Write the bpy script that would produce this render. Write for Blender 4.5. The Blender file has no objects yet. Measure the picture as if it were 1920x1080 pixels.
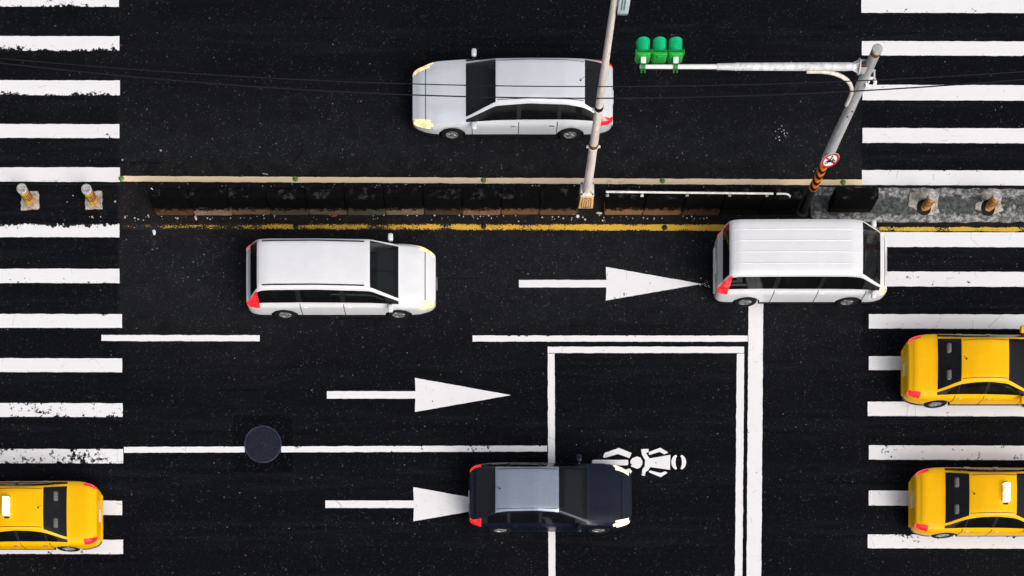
import bpy, bmesh, math, random
import numpy as np
from mathutils import Vector, Matrix, noise as mnoise
R = math.radians
random.seed(7)
scene = bpy.context.scene
COL = scene.collection

# ------------------------------------------------------------------ camera, sky, sun
H = 38.0            # camera height over the road
S = 0.0148          # metres per photo pixel on the ground
NX, NY = 913.0, 1675.0   # the point straight under the camera, in photo pixels
cam = bpy.data.cameras.new("camera")
cam_o = bpy.data.objects.new("camera", cam); COL.objects.link(cam_o)
cam.sensor_width = 36.0
cam.lens = 36.0 * (H / S) / 1920.0
cam.shift_x = (960 - NX) / 1920.0
cam.shift_y = (NY - 540) / 1920.0
cam.clip_end = 2000
cam_o.location = (0, 0, H)
scene.camera = cam_o

SUN_EL, SUN_AZ = 42.0, 140.0      # azimuth measured from +Y towards +X
world = bpy.data.worlds.new("World"); scene.world = world
world.use_nodes = True
wn = world.node_tree.nodes; wl = world.node_tree.links
sky = wn.new('ShaderNodeTexSky'); sky.sky_type = 'NISHITA'; sky.sun_disc = False
sky.sun_elevation = R(SUN_EL); sky.sun_rotation = R(SUN_AZ)
sky.air_density = 1.0; sky.dust_density = 6.0; sky.ozone_density = 1.0
hs = wn.new('ShaderNodeHueSaturation'); hs.inputs['Saturation'].default_value = 0.4    # overcast: a paler sky
wl.new(sky.outputs[0], hs.inputs['Color']); wl.new(hs.outputs[0], wn['Background'].inputs[0])
wn['Background'].inputs[1].default_value = 0.13
sun = bpy.data.lights.new("sun", 'SUN'); sun.energy = 1.3; sun.angle = R(40); sun.color = (1, 0.96, 0.92)
sun_o = bpy.data.objects.new("sun", sun); COL.objects.link(sun_o)
d = Vector((math.sin(R(SUN_AZ)) * math.cos(R(SUN_EL)), math.cos(R(SUN_AZ)) * math.cos(R(SUN_EL)), math.sin(R(SUN_EL))))
sun_o.rotation_euler = d.to_track_quat('Z', 'Y').to_euler()
scene.view_settings.view_transform = 'Standard'
scene.view_settings.look = 'None'
scene.view_settings.gamma = 1.0
scene.view_settings.exposure = 0.0

# ------------------------------------------------------------------ helpers
def P(px, py, z=0.0):
    """point at height z that the photo shows at (px, py)"""
    k = S * (1 - z / H)
    return Vector(((px - NX) * k, (NY - py) * k, z))

def link(name, mesh, mat=None, parent=None):
    o = bpy.data.objects.new(name, mesh); COL.objects.link(o)
    if mat is not None:
        for m in (mat if isinstance(mat, (list, tuple)) else [mat]):
            mesh.materials.append(m)
    if parent is not None: o.parent = parent
    return o

def obj(name, bm, mat, parent=None, smooth=True, sharp=40):
    me = bpy.data.meshes.new(name)
    bm.normal_update()
    for f in bm.faces: f.smooth = smooth
    if smooth:
        for e in bm.edges:
            if len(e.link_faces) == 2 and e.calc_face_angle(0) > R(sharp): e.smooth = False
    bm.to_mesh(me); bm.free()
    return link(name, me, mat, parent)

def tag(o, label=None, cat=None, group=None, kind=None):
    if label: o['label'] = label
    if cat: o['category'] = cat
    if group: o['group'] = group
    if kind: o['kind'] = kind
    return o

def thing(name, label, cat, loc=(0, 0, 0), rz=0, group=None):
    o = bpy.data.objects.new(name, None); COL.objects.link(o)
    o.location = loc; o.rotation_euler = (0, 0, rz); o.empty_display_size = 0.2
    return tag(o, label, cat, group)

def copy_tree(o, parent=None):
    c = o.copy(); COL.objects.link(c)
    if parent is not None: c.parent = parent
    for ch in list(o.children): copy_tree(ch, c)
    return c

def box(bm, x0, x1, y0, y1, z0, z1, bevel=0.0, seg=2, M=None):
    r = bmesh.ops.create_cube(bm, size=1.0)
    vs = r['verts']
    for v in vs:
        v.co = Vector(((x0 + x1) / 2 + v.co.x * (x1 - x0), (y0 + y1) / 2 + v.co.y * (y1 - y0), (z0 + z1) / 2 + v.co.z * (z1 - z0)))
    if bevel > 0:
        es = list({e for v in vs for e in v.link_edges})
        rb = bmesh.ops.bevel(bm, geom=es, offset=bevel, segments=seg, profile=0.5, affect='EDGES')
        vs = list({v for v in vs if v.is_valid} | {v for v in rb['verts']})
    if M is not None:
        for v in vs: v.co = M @ v.co
    return vs

def tube(bm, pts, rad, n=10, cap=True):
    pts = [Vector(p) for p in pts]
    rs = rad if isinstance(rad, (list, tuple)) else [rad] * len(pts)
    rings = []
    ref = Vector((0, 0, 1))
    t0 = (pts[1] - pts[0]).normalized()
    if abs(t0.dot(ref)) > 0.9: ref = Vector((1, 0, 0))
    a = t0.cross(ref).normalized()
    for i, p in enumerate(pts):
        t = (pts[min(i + 1, len(pts) - 1)] - pts[max(i - 1, 0)]).normalized()
        a = (a - t * a.dot(t)).normalized(); b = t.cross(a)
        rings.append([bm.verts.new(p + (a * math.cos(2 * math.pi * k / n) + b * math.sin(2 * math.pi * k / n)) * rs[i]) for k in range(n)])
    for i in range(len(rings) - 1):
        for k in range(n):
            bm.faces.new((rings[i][k], rings[i][(k + 1) % n], rings[i + 1][(k + 1) % n], rings[i + 1][k]))
    if cap:
        bm.faces.new(rings[0][::-1]); bm.faces.new(rings[-1])
    return rings

def lathe(bm, prof, n=24, M=None, closed=False):
    """prof: (r, z) from bottom to top, about Z"""
    M = M or Matrix.Identity(4)
    rings = []
    for r, z in prof:
        if r < 1e-5: rings.append([bm.verts.new(M @ Vector((0, 0, z)))])
        else: rings.append([bm.verts.new(M @ Vector((r * math.cos(2 * math.pi * k / n), r * math.sin(2 * math.pi * k / n), z))) for k in range(n)])
    for i in range(len(rings) - 1):
        A, B = rings[i], rings[i + 1]
        for k in range(n):
            k2 = (k + 1) % n
            if len(A) == 1 and len(B) == 1: continue
            if len(A) == 1: bm.faces.new((A[0], B[k2], B[k]))
            elif len(B) == 1: bm.faces.new((A[k], A[k2], B[0]))
            else: bm.faces.new((A[k], A[k2], B[k2], B[k]))

def prism(bm, poly, z0, z1, M=None):
    M = M or Matrix.Identity(4)
    a = [bm.verts.new(M @ Vector((p[0], p[1], z0))) for p in poly]
    b = [bm.verts.new(M @ Vector((p[0], p[1], z1))) for p in poly]
    n = len(poly)
    bm.faces.new(b); bm.faces.new(a[::-1])
    for i in range(n): bm.faces.new((a[i], a[(i + 1) % n], b[(i + 1) % n], b[i]))

# ------------------------------------------------------------------ materials
class NT:
    def __init__(s, name):
        s.m = bpy.data.materials.new(name); s.m.use_nodes = True
        s.t = s.m.node_tree; s.b = s.t.nodes['Principled BSDF']; s.out = s.t.nodes['Material Output']
    def n(s, typ, ins=None, **kw):
        nd = s.t.nodes.new(typ)
        for k, v in kw.items(): setattr(nd, k, v)
        for k, v in (ins or {}).items(): s.set(nd.inputs[k], v)
        return nd
    def set(s, sock, v):
        if isinstance(v, bpy.types.NodeSocket): s.t.links.new(v, sock)
        else: sock.default_value = v
    def math(s, op, a, b=0.0, c=None, clamp=False):
        nd = s.n('ShaderNodeMath', operation=op, use_clamp=clamp)
        s.set(nd.inputs[0], a); s.set(nd.inputs[1], b)
        if c is not None: s.set(nd.inputs[2], c)
        return nd.outputs[0]
    def mix(s, f, a, b):
        nd = s.n('ShaderNodeMix', data_type='RGBA')
        s.set(nd.inputs[0], f); s.set(nd.inputs[6], a if isinstance(a, bpy.types.NodeSocket) else (*a, 1)); s.set(nd.inputs[7], b if isinstance(b, bpy.types.NodeSocket) else (*b, 1))
        return nd.outputs[2]
    def remap(s, v, a, b, c=0.0, dd=1.0, smooth=True):
        nd = s.n('ShaderNodeMapRange', interpolation_type='SMOOTHSTEP' if smooth else 'LINEAR')
        s.set(nd.inputs[0], v); s.set(nd.inputs[1], a); s.set(nd.inputs[2], b); s.set(nd.inputs[3], c); s.set(nd.inputs[4], dd)
        return nd.outputs[0]
    def noise(s, vec, scale, detail=4, rough=0.6):
        nd = s.n('ShaderNodeTexNoise'); s.set(nd.inputs['Vector'], vec)
        nd.inputs['Scale'].default_value = scale; nd.inputs['Detail'].default_value = detail; nd.inputs['Roughness'].default_value = rough
        return nd.outputs[0]
    def coord(s, which='Object'): return s.n('ShaderNodeTexCoord').outputs[which]
    def pos(s): return s.n('ShaderNodeNewGeometry').outputs['Position']
    def bump(s, h, strength=0.3, dist=0.01):
        nd = s.n('ShaderNodeBump'); s.set(nd.inputs['Height'], h); nd.inputs['Strength'].default_value = strength; nd.inputs['Distance'].default_value = dist
        s.t.links.new(nd.outputs[0], s.b.inputs['Normal'])
    def fin(s, col=None, rough=None, spec=None, metal=None):
        for k, v in (('Base Color', col), ('Roughness', rough), ('Specular IOR Level', spec), ('Metallic', metal)):
            if v is None: continue
            if k == 'Base Color' and isinstance(v, tuple) and len(v) == 3: v = (*v, 1)
            s.set(s.b.inputs[k], v)
        return s.m

def simple(name, col, rough=0.5, spec=0.4, metal=0.0, var=0.15, scale=20):
    t = NT(name)
    n = t.noise(t.coord(), scale, 5, 0.65)
    f = t.remap(n, 0.3, 0.7)
    c = t.mix(f, tuple(x * (1 - var) for x in col), tuple(min(1, x * (1 + var)) for x in col))
    t.bump(n, 0.06, 0.004)
    return t.fin(c, rough, spec, metal)

def paint_mat(name, col, rough=0.28, coat=0.7, metal=0.0, spec=0.5):
    t = NT(name)
    p = t.coord()
    n = t.noise(p, 3.0, 4, 0.6); fl = t.noise(p, 240, 2, 0.5)
    c = t.mix(t.remap(n, 0.3, 0.75), tuple(x * 0.95 for x in col), col)
    c = t.mix(t.remap(fl, 0.55, 0.7, 0, 0.15), c, tuple(min(1, x * 1.25 + 0.02) for x in col))
    t.b.inputs['Coat Weight'].default_value = coat; t.b.inputs['Coat Roughness'].default_value = 0.06
    return t.fin(c, t.remap(n, 0.2, 0.9, rough, rough + 0.06), spec, metal)

ASPH = (0.0052, 0.0056, 0.0080)
def asphalt_nodes(t, p):
    big = t.noise(p, 0.16, 5, 0.6)
    mid = t.noise(p, 2.2, 5, 0.7)
    fine = t.noise(p, 55, 3, 0.75)
    sep = t.n('ShaderNodeSeparateXYZ'); t.set(sep.inputs[0], p)
    Y = sep.outputs[1]; X = sep.outputs[0]
    # dusty lanes next to the median: greyer, older surface
    yn = t.math('ADD', Y, t.math('MULTIPLY', t.math('SUBTRACT', big, 0.5), 3.0))
    band = t.math('MULTIPLY', t.remap(yn, 14.2, 17.2), t.remap(yn, 23.2, 20.2))
    inx = t.math('MULTIPLY', t.remap(X, -10.3, -10.15), t.remap(X, 10.45, 10.35))
    dust = t.math('MULTIPLY', t.math('MULTIPLY', band, inx), t.remap(mid, 0.25, 0.75, 0.35, 1.0))
    dust = t.math('ADD', t.math('MULTIPLY', dust, 0.85), t.remap(big, 0.45, 0.75, 0.0, 0.22))
    c = t.mix(t.remap(fine, 0.3, 0.75), tuple(x * 0.6 for x in ASPH), tuple(x * 1.45 for x in ASPH))
    c = t.mix(t.math('MULTIPLY', dust, t.remap(fine, 0.35, 0.75, 0.15, 1.0)), c, (0.034, 0.035, 0.039))
    # polished wheel tracks along every lane, and bitumen joints between the paved strips
    lane = t.math('FRACT', t.math('DIVIDE', t.math('ADD', Y, t.math('MULTIPLY', t.math('SUBTRACT', big, 0.5), 0.5)), 1.53))
    trk = t.math('MULTIPLY', t.remap(lane, 0.1, 0.35), t.remap(lane, 0.9, 0.65))
    mpx = t.n('ShaderNodeMapping'); t.set(mpx.inputs[0], p); mpx.inputs['Scale'].default_value = (0.35, 6, 1)
    streak = t.noise(mpx.outputs[0], 1.0, 5, 0.65)
    c = t.mix(t.math('MULTIPLY', t.math('MULTIPLY', trk, t.remap(streak, 0.42, 0.68)), 0.55), c, tuple(x * 2.1 for x in ASPH))
    c = t.mix(t.math('MULTIPLY', t.remap(streak, 0.40, 0.30), 0.6), c, tuple(x * 0.45 for x in ASPH))
    # darker square of newer tarmac round the manhole
    sq = t.math('MULTIPLY', t.math('MULTIPLY', t.remap(X, -7.06, -7.02), t.remap(X, -5.38, -5.42)), t.math('MULTIPLY', t.remap(Y, 11.68, 11.72), t.remap(Y, 13.3, 13.26)))
    c = t.mix(t.math('MULTIPLY', sq, 0.75), c, tuple(x * 0.55 for x in ASPH))
    # brown dust along the median
    bb = t.math('MULTIPLY', t.remap(Y, 18.3, 18.75), t.remap(Y, 20.4, 19.75))
    bb = t.math('MULTIPLY', t.math('MULTIPLY', bb, inx), t.remap(mid, 0.3, 0.65))
    c = t.mix(t.math('MULTIPLY', bb, t.remap(fine, 0.35, 0.7, 0.1, 0.9)), c, (0.026, 0.017, 0.0135))
    # pale aggregate showing at the surface
    for sc, th, br in ((7, 0.10, 0.24), (17, 0.20, 0.11), (32, 0.28, 0.065)):
        v = t.n('ShaderNodeTexVoronoi'); t.set(v.inputs['Vector'], p); v.inputs['Scale'].default_value = sc
        rc = t.n('ShaderNodeSeparateColor'); t.set(rc.inputs[0], v.outputs['Color'])
        m = t.math('MULTIPLY', t.remap(v.outputs['Distance'], th * 1.6, th * 0.7), t.remap(rc.outputs[0], 0.70, 0.98, 0, 1, False))
        m = t.math('MULTIPLY', m, t.math('ADD', t.remap(mid, 0.35, 0.7, 0.2, 0.8), t.math('MULTIPLY', dust, 0.5)))
        c = t.mix(m, c, (br, br, br * 1.03))
    return c, fine

t = NT('asphalt')
pp = t.pos()
c, fine = asphalt_nodes(t, pp)
t.bump(fine, 0.35, 0.008)
M_ASPH = t.fin(c, 0.9, 0.02)

def marking_mat(name, col, dirt, dirtamt=0.25, ns=7.0):
    """object colour: R wear at edge v=0, G wear at edge v=1, B overall wear"""
    t = NT(name)
    uv = t.coord('UV'); p = t.pos()
    oi = t.n('ShaderNodeObjectInfo')
    sc = t.n('ShaderNodeSeparateColor'); t.set(sc.inputs[0], oi.outputs['Color'])
    sx = t.n('ShaderNodeSeparateXYZ'); t.set(sx.inputs[0], uv)
    v = sx.outputs[1]
    e0 = t.math('MULTIPLY', sc.outputs[0], t.math('POWER', t.math('SUBTRACT', 1.0, v), 2.5))
    e1 = t.math('MULTIPLY', sc.outputs[1], t.math('POWER', v, 2.5))
    w = t.math('MAXIMUM', t.math('MAXIMUM', e0, e1), sc.outputs[2])
    w = t.math('ADD', w, t.math('MULTIPLY', oi.outputs['Alpha'], t.math('POWER', t.math('SUBTRACT', 1.0, sx.outputs[0]), 2.0)))
    n = t.noise(p, ns, 9, 0.72)
    lo = t.noise(p, 1.6, 3, 0.6)
    nn = t.math('ADD', t.remap(n, 0.25, 0.75, 0, 1, False), t.remap(lo, 0.35, 0.65, -0.2, 0.2, False))
    vis = t.remap(t.math('SUBTRACT', nn, w), -0.04, 0.05)
    a, fine = asphalt_nodes(t, p)
    g = t.noise(p, 2.6, 6, 0.65)
    mp = t.n('ShaderNodeMapping'); t.set(mp.inputs[0], p); mp.inputs['Scale'].default_value = (1.2, 14, 1)
    st = t.noise(mp.outputs[0], 1.5, 4, 0.6)
    gr = t.math('MULTIPLY', t.remap(g, 0.45, 0.75), t.remap(st, 0.35, 0.7))
    cc = t.mix(t.math('MULTIPLY', gr, dirtamt), col, dirt)
    fl = t.noise(p, 60, 3, 0.7)
    cc = t.mix(t.remap(fl, 0.64, 0.74, 0, 0.25), cc, dirt)
    # hairline cracks
    vo = t.n('ShaderNodeTexVoronoi', feature='DISTANCE_TO_EDGE'); t.set(vo.inputs['Vector'], p); vo.inputs['Scale'].default_value = 1.1
    cr = t.math('MULTIPLY', t.remap(vo.outputs['Distance'], 0.012, 0.004), t.remap(lo, 0.56, 0.62))
    cc = t.mix(t.math('MULTIPLY', cr, 0.28), cc, (0.05, 0.045, 0.045))
    c = t.mix(vis, a, cc)
    t.bump(t.math('ADD', t.math('MULTIPLY', vis, 1.0), t.math('MULTIPLY', fine, 0.3)), 0.2, 0.006)
    return t.fin(c, 0.75, 0.15)
M_WHITE = marking_mat('white_road_paint', (0.84, 0.825, 0.84), (0.52, 0.50, 0.50))
M_CREAM = marking_mat('cream_road_paint', (0.93, 0.74, 0.50), (0.80, 0.55, 0.24), 0.4)
M_YELLOW = marking_mat('yellow_road_paint', (0.70, 0.42, 0.055), (0.35, 0.2, 0.05), 0.6, 26.0)

# concrete of the median nose
t = NT('rough_concrete'); p = t.pos()
n1 = t.noise(p, 1.7, 6, 0.7); n2 = t.noise(p, 8, 9, 0.74); n3 = t.noise(p, 45, 4, 0.7)
sp = t.n('ShaderNodeSeparateXYZ'); t.set(sp.inputs[0], p)
yy = t.math('ADD', sp.outputs[1], t.remap(t.noise(p, 5, 4, 0.6), 0.3, 0.7, -0.08, 0.08, False))
core = t.math('MULTIPLY', t.remap(yy, 18.74, 18.82), t.remap(yy, 19.34, 19.26))
core = t.math('MULTIPLY', core, t.remap(n1, 0.36, 0.48))
c = t.mix(t.remap(n2, 0.42, 0.6), (0.10, 0.105, 0.10), (0.44, 0.43, 0.43))
c = t.mix(t.math('MULTIPLY', core, 0.9), c, t.mix(t.remap(n2, 0.35, 0.7), (0.03, 0.036, 0.034), (0.10, 0.115, 0.11)))
c = t.mix(t.remap(n3, 0.56, 0.68, 0, 0.5), c, (0.02, 0.02, 0.02))
t.bump(t.math('ADD', n2, t.math('MULTIPLY', n3, 0.5)), 0.9, 0.03)
M_CONC = t.fin(c, 0.9, 0.15)

t = NT('tan_concrete'); p = t.pos()
n2 = t.noise(p, 9, 7, 0.7)
c = t.mix(t.remap(n2, 0.35, 0.65), (0.22, 0.185, 0.145), (0.56, 0.50, 0.44))
c = t.mix(t.remap(t.noise(p, 14, 5, 0.7), 0.58, 0.7), c, (0.05, 0.05, 0.035))
t.bump(n2, 0.7, 0.02)
M_TANC = t.fin(c, 0.9, 0.15)

# black stained barrier concrete: object colour carries the dirt tint of each segment, A = amount
t = NT('stained_barrier_concrete'); p = t.pos()
oi = t.n('ShaderNodeObjectInfo')
sp = t.n('ShaderNodeSeparateXYZ'); t.set(sp.inputs[0], p)
n1 = t.noise(p, 6, 7, 0.7); n2 = t.noise(p, 2.2, 5, 0.65); n3 = t.noise(p, 30, 4, 0.7)
zz = t.math('ADD', sp.outputs[2], t.remap(n1, 0.3, 0.7, -0.16, 0.16, False))
splash = t.math('MULTIPLY', t.remap(zz, 0.36, 0.17), t.remap(n3, 0.3, 0.6, 0.35, 1.0))
splash = t.math('MULTIPLY', splash, oi.outputs['Alpha'])
c = t.mix(t.remap(n1, 0.4, 0.75), (0.0028, 0.0028, 0.0032), (0.006, 0.0058, 0.0058))
c = t.mix(splash, c, oi.outputs['Color'])
topm = t.math('MULTIPLY', t.remap(sp.outputs[2], 0.84, 0.88), t.math('MULTIPLY', t.remap(n2, 0.5, 0.62), t.remap(n1, 0.45, 0.6)))
sc = t.n('ShaderNodeSeparateColor'); t.set(sc.inputs[0], oi.outputs['Color'])
c = t.mix(t.math('MULTIPLY', topm, 0.6), c, (0.07, 0.064, 0.056))
t.bump(t.math('ADD', n1, n3), 0.4, 0.01)
M_BARR = t.fin(c, 0.85, 0.05)

def metal_weathered(name, col, rust, rusta=0.5, rough=0.45):
    t = NT(name); p = t.coord()
    mp = t.n('ShaderNodeMapping'); t.set(mp.inputs[0], p); mp.inputs['Scale'].default_value = (6, 6, 0.9)
    n1 = t.noise(mp.outputs[0], 1.4, 6, 0.65); n2 = t.noise(p, 8, 6, 0.7)
    c = t.mix(t.remap(n1, 0.3, 0.7), tuple(x * 0.72 for x in col), tuple(min(1, x * 1.12) for x in col))
    c = t.mix(t.math('MULTIPLY', t.remap(t.math('MULTIPLY', n1, n2), 0.30, 0.42), rusta), c, rust)
    t.bump(n2, 0.12, 0.004)
    return t.fin(c, rough, 0.45)
M_LAMP = metal_weathered('weathered_beige_paint', (0.80, 0.73, 0.67), (0.40, 0.27, 0.18), 0.6)
M_GALV = metal_weathered('galvanised_grey_paint', (0.46, 0.47, 0.48), (0.20, 0.16, 0.13), 0.6)
M_ARM = metal_weathered('pale_grey_paint', (0.72, 0.72, 0.74), (0.4, 0.36, 0.33), 0.4)
M_WHITEM = metal_weathered('white_enamel', (0.84, 0.82, 0.79), (0.42, 0.27, 0.14), 0.7)
M_PED = metal_weathered('rusty_orange_cream', (0.93, 0.58, 0.25), (0.5, 0.2, 0.05), 0.8)
M_BLUEBOX = simple('pale_blue_plastic', (0.58, 0.68, 0.72), 0.5, 0.4)
M_BLUEDARK = simple('grey_green_plastic', (0.14, 0.22, 0.22), 0.5, 0.4)
M_BLACK = simple('black_rubber', (0.006, 0.006, 0.007), 0.6, 0.25)
M_DARK = simple('dark_iron', (0.02, 0.02, 0.022), 0.5, 0.4)
M_RUST = simple('rusty_steel', (0.20, 0.07, 0.03), 0.8, 0.2, 0, 0.5)
M_SIGG = simple('signal_green', (0.012, 0.40, 0.045), 0.35, 0.5, 0, 0.12)
M_SIGGD = simple('signal_housing_green', (0.006, 0.20, 0.016), 0.4, 0.5, 0, 0.2)
M_VISOR = simple('visor_green', (0.01, 0.86, 0.38), 0.3, 0.5, 0, 0.08)
M_RED = simple('sign_red', (0.42, 0.012, 0.03), 0.4, 0.4, 0, 0.1)
M_SIGNW = simple('sign_white', (0.82, 0.82, 0.80), 0.45, 0.4, 0, 0.05)
M_ORANGE = simple('hazard_orange', (0.80, 0.20, 0.008), 0.45, 0.35, 0, 0.15)
M_HAZB = simple('hazard_black', (0.008, 0.008, 0.009), 0.5, 0.3)
M_STUD = simple('green_stud', (0.12, 0.26, 0.025), 0.3, 0.5, 0, 0.2)
M_STUDB = simple('dark_stud', (0.012, 0.011, 0.010), 0.5, 0.4)

# bollard body: orange with brown rings and a yellow weathered flank
def bollard_mat(name, cols, yellow):
    t = NT(name); p = t.coord()
    sp = t.n('ShaderNodeSeparateXYZ'); t.set(sp.inputs[0], p)
    n = t.noise(p, 9, 6, 0.7)
    c = t.mix(t.remap(n, 0.35, 0.7), cols, tuple(x * 0.55 for x in cols))
    if yellow:
        fl = t.math('ADD', t.math('MULTIPLY', sp.outputs[0], -0.83), t.math('MULTIPLY', sp.outputs[1], -0.56))
        f = t.remap(t.math('ADD', fl, t.math('MULTIPLY', n, 0.05)), 0.06, 0.10)
        c = t.mix(f, c, (0.62, 0.45, 0.03))
    t.bump(n, 0.2, 0.004)
    return t.fin(c, 0.6, 0.3)
M_BOLL_Y = bollard_mat('orange_yellow_bollard', (0.74, 0.30, 0.08), True)
M_BOLL_O = bollard_mat('orange_bollard', (0.80, 0.36, 0.11), False)
M_HOLE = simple('dark_brown_hole', (0.022, 0.019, 0.014), 0.9, 0.1, 0, 0.6)  # dark brown for the flat ring around each plain orange bollard
M_RING = simple('brown_band', (0.05, 0.022, 0.012), 0.6, 0.2)
M_CAP = simple('grey_cap', (0.40, 0.39, 0.39), 0.7, 0.3, 0, 0.45, 14)

# vehicle materials
PAINT_WHITE = paint_mat('white_car_paint', (0.80, 0.80, 0.83))
PAINT_SILVER = paint_mat('silver_car_paint', (0.72, 0.75, 0.80), 0.3, 0.6, 0.12)
PAINT_BLACK = paint_mat('black_blue_car_paint', (0.006, 0.009, 0.020), 0.25, 0.25, 0.0, 0.25)
PAINT_SKYROOF = paint_mat('sky_reflection_roof_tone', (0.25, 0.29, 0.38), 0.25, 0.8, 0.2)  # sky reflection on the black car's roof, put into the base colour
PAINT_YELLOW = paint_mat('taxi_yellow_paint', (0.97, 0.50, 0.0), 0.4, 0.06, 0.0, 0.2)
M_SEAM = simple('panel_gap', (0.006, 0.006, 0.007), 0.8, 0.1)
M_UNDER = simple('underbody_black', (0.006, 0.006, 0.007), 0.9, 0.05)
M_TRIM = simple('black_plastic_trim', (0.012, 0.012, 0.014), 0.55, 0.3)
M_TYRE = simple('tyre_rubber', (0.010, 0.010, 0.011), 0.85, 0.2)
M_RIM = simple('alloy_rim', (0.42, 0.43, 0.45), 0.3, 0.5, 0.7)
M_CHROME = simple('chrome', (0.62, 0.63, 0.65), 0.12, 0.5, 0.9, 0.05)
M_SEAT = simple('grey_upholstery', (0.15, 0.145, 0.14), 0.9, 0.1)
M_DASH = simple('dashboard_plastic', (0.05, 0.05, 0.054), 0.8, 0.15)
M_PLATE = simple('white_plate', (0.75, 0.75, 0.73), 0.5, 0.3)
def glass_mat(name, tint, opac):
    t = NT(name)
    n = t.noise(t.coord(), 5, 3, 0.5)
    tr = t.n('ShaderNodeBsdfTransparent'); tr.inputs[0].default_value = (*tint, 1)
    t.b.inputs['Base Color'].default_value = (0.008, 0.009, 0.011, 1)
    t.set(t.b.inputs['Roughness'], t.remap(n, 0.3, 0.7, 0.03, 0.08)); t.b.inputs['Specular IOR Level'].default_value = 0.6
    mx = t.n('ShaderNodeMixShader'); mx.inputs[0].default_value = opac
    t.t.links.new(tr.outputs[0], mx.inputs[1]); t.t.links.new(t.b.outputs[0], mx.inputs[2])
    t.t.links.new(mx.outputs[0], t.out.inputs[0])
    return t.m
M_GLASS = glass_mat('windscreen_glass', (0.70, 0.76, 0.78), 0.42)
M_TINT = glass_mat('tinted_side_glass', (0.36, 0.40, 0.42), 0.62)
def lamp_mat(name, col, em, strength):
    t = NT(name)
    n = t.noise(t.coord(), 6, 1, 0.4)
    t.b.inputs['Emission Color'].default_value = (*em, 1)
    t.set(t.b.inputs['Emission Strength'], t.remap(n, 0.38, 0.62, strength * 0.45, strength * 1.25))
    t.b.inputs['Coat Weight'].default_value = 0.8
    return t.fin(col, 0.15, 0.5)
M_HEAD = lamp_mat('lit_headlight', (0.8, 0.7, 0.55), (1.0, 0.74, 0.42), 1.5)
M_HEADW = lamp_mat('lit_headlight_warm', (0.8, 0.55, 0.3), (1.0, 0.60, 0.26), 1.2)
M_TAIL = lamp_mat('lit_tail_light', (0.5, 0.012, 0.02), (1.0, 0.025, 0.03), 0.9)
M_TAXIL = lamp_mat('lit_taxi_sign', (0.85, 0.8, 0.6), (1.0, 0.88, 0.55), 1.0)

# ------------------------------------------------------------------ road and its paint
bm = bmesh.new()
g = 300
n_ = 1
vs = [bm.verts.new((x, y, 0)) for x, y in ((-g, -g), (g, -g), (g, g), (-g, g))]
bm.faces.new(vs)
road = tag(obj('road', bm, M_ASPH), kind='structure', label='dark asphalt road with scattered pale aggregate specks')

def strip(name, x0, y0, x1, y1, mat=M_WHITE, w=(0, 0, 0), dy=0.0, dx=0.0, z=0.004, jit=0.006, label=None, xr=None):
    """a painted strip, photo pixels; v=0 is its upper edge (or left edge when upright)"""
    bm = bmesh.new(); uvl = bm.loops.layers.uv.new('UVMap')
    horiz = abs(x1 - x0) >= abs(y1 - y0)
    L = (abs(x1 - x0) if horiz else abs(y1 - y0)) * S
    N = max(2, int(L / 0.07))
    rows = []
    for i in range(N + 1):
        f = i / N
        ja = mnoise.noise(Vector((f * L * 3.1, x0 * 0.37 + y0, 1.0))) * jit * 1.6 + random.uniform(-jit, jit) * 0.6
        jb = mnoise.noise(Vector((f * L * 3.1, x0 * 0.37 + y0, 9.0))) * jit * 1.6 + random.uniform(-jit, jit) * 0.6
        if horiz:
            px = x0 + (x1 - x0) * f
            a = P(px, y0 + dy * f); b = P(px, y1 + dy * f); a.y += ja; b.y += jb
        else:
            py = y0 + (y1 - y0) * f
            a = P(x0 + dx * f, py); b = P(x1 + dx * f, py); a.x += ja; b.x += jb
        a.z = b.z = z
        m = (a + b) / 2
        e = random.uniform(-jit, jit)
        if i in (0, N):
            k = Vector((e, 0, 0)) if horiz else Vector((0, e, 0)); m += k
        rows.append((bm.verts.new(a), bm.verts.new(m), bm.verts.new(b)))
    for i in range(N):
        A, B = rows[i], rows[i + 1]
        for k in (0, 1):
            fc = bm.faces.new((A[k], A[k + 1], B[k + 1], B[k]))
            if fc.normal.z < 0: fc.normal_flip()
            cs = {A[0]: (i, 0), A[1]: (i, .5), A[2]: (i, 1), B[0]: (i + 1, 0), B[1]: (i + 1, .5), B[2]: (i + 1, 1)}
            for lp in fc.loops:
                q = cs[lp.vert]; lp[uvl].uv = (q[0] / N, q[1])
    bm.normal_update()
    for fc in bm.faces:
        if fc.normal.z < 0: fc.normal_flip()
    o = obj(name, bm, mat, road, smooth=False)
    o.color = (*w, 0) if len(w) == 3 else w
    if label: o['label'] = label
    return o

def shape(name, polys, mat=M_WHITE, w=(0, 0, 0), z=0.004, label=None, jit=0.004):
    bm = bmesh.new(); uvl = bm.loops.layers.uv.new('UVMap')
    for poly in polys:
        pts = []
        for i in range(len(poly)):
            a = P(*poly[i]); b = P(*poly[(i + 1) % len(poly)])
            k = max(1, int((b - a).length / 0.12))
            for j in range(k):
                q = a.lerp(b, j / k)
                if j: q += Vector((random.uniform(-jit, jit), random.uniform(-jit, jit), 0))
                q.z = z; pts.append(q)
        f = bm.faces.new([bm.verts.new(q) for q in pts])
        for lp in f.loops: lp[uvl].uv = (0.5, 0.5)
    bm.normal_update()
    for f in bm.faces:
        if f.normal.z < 0: f.normal_flip()
    bmesh.ops.triangulate(bm, faces=bm.faces[:])
    o = obj(name, bm, mat, road, smooth=False); o.color = (*w, 0) if len(w) == 3 else w
    if label: o['label'] = label
    return o

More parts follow.
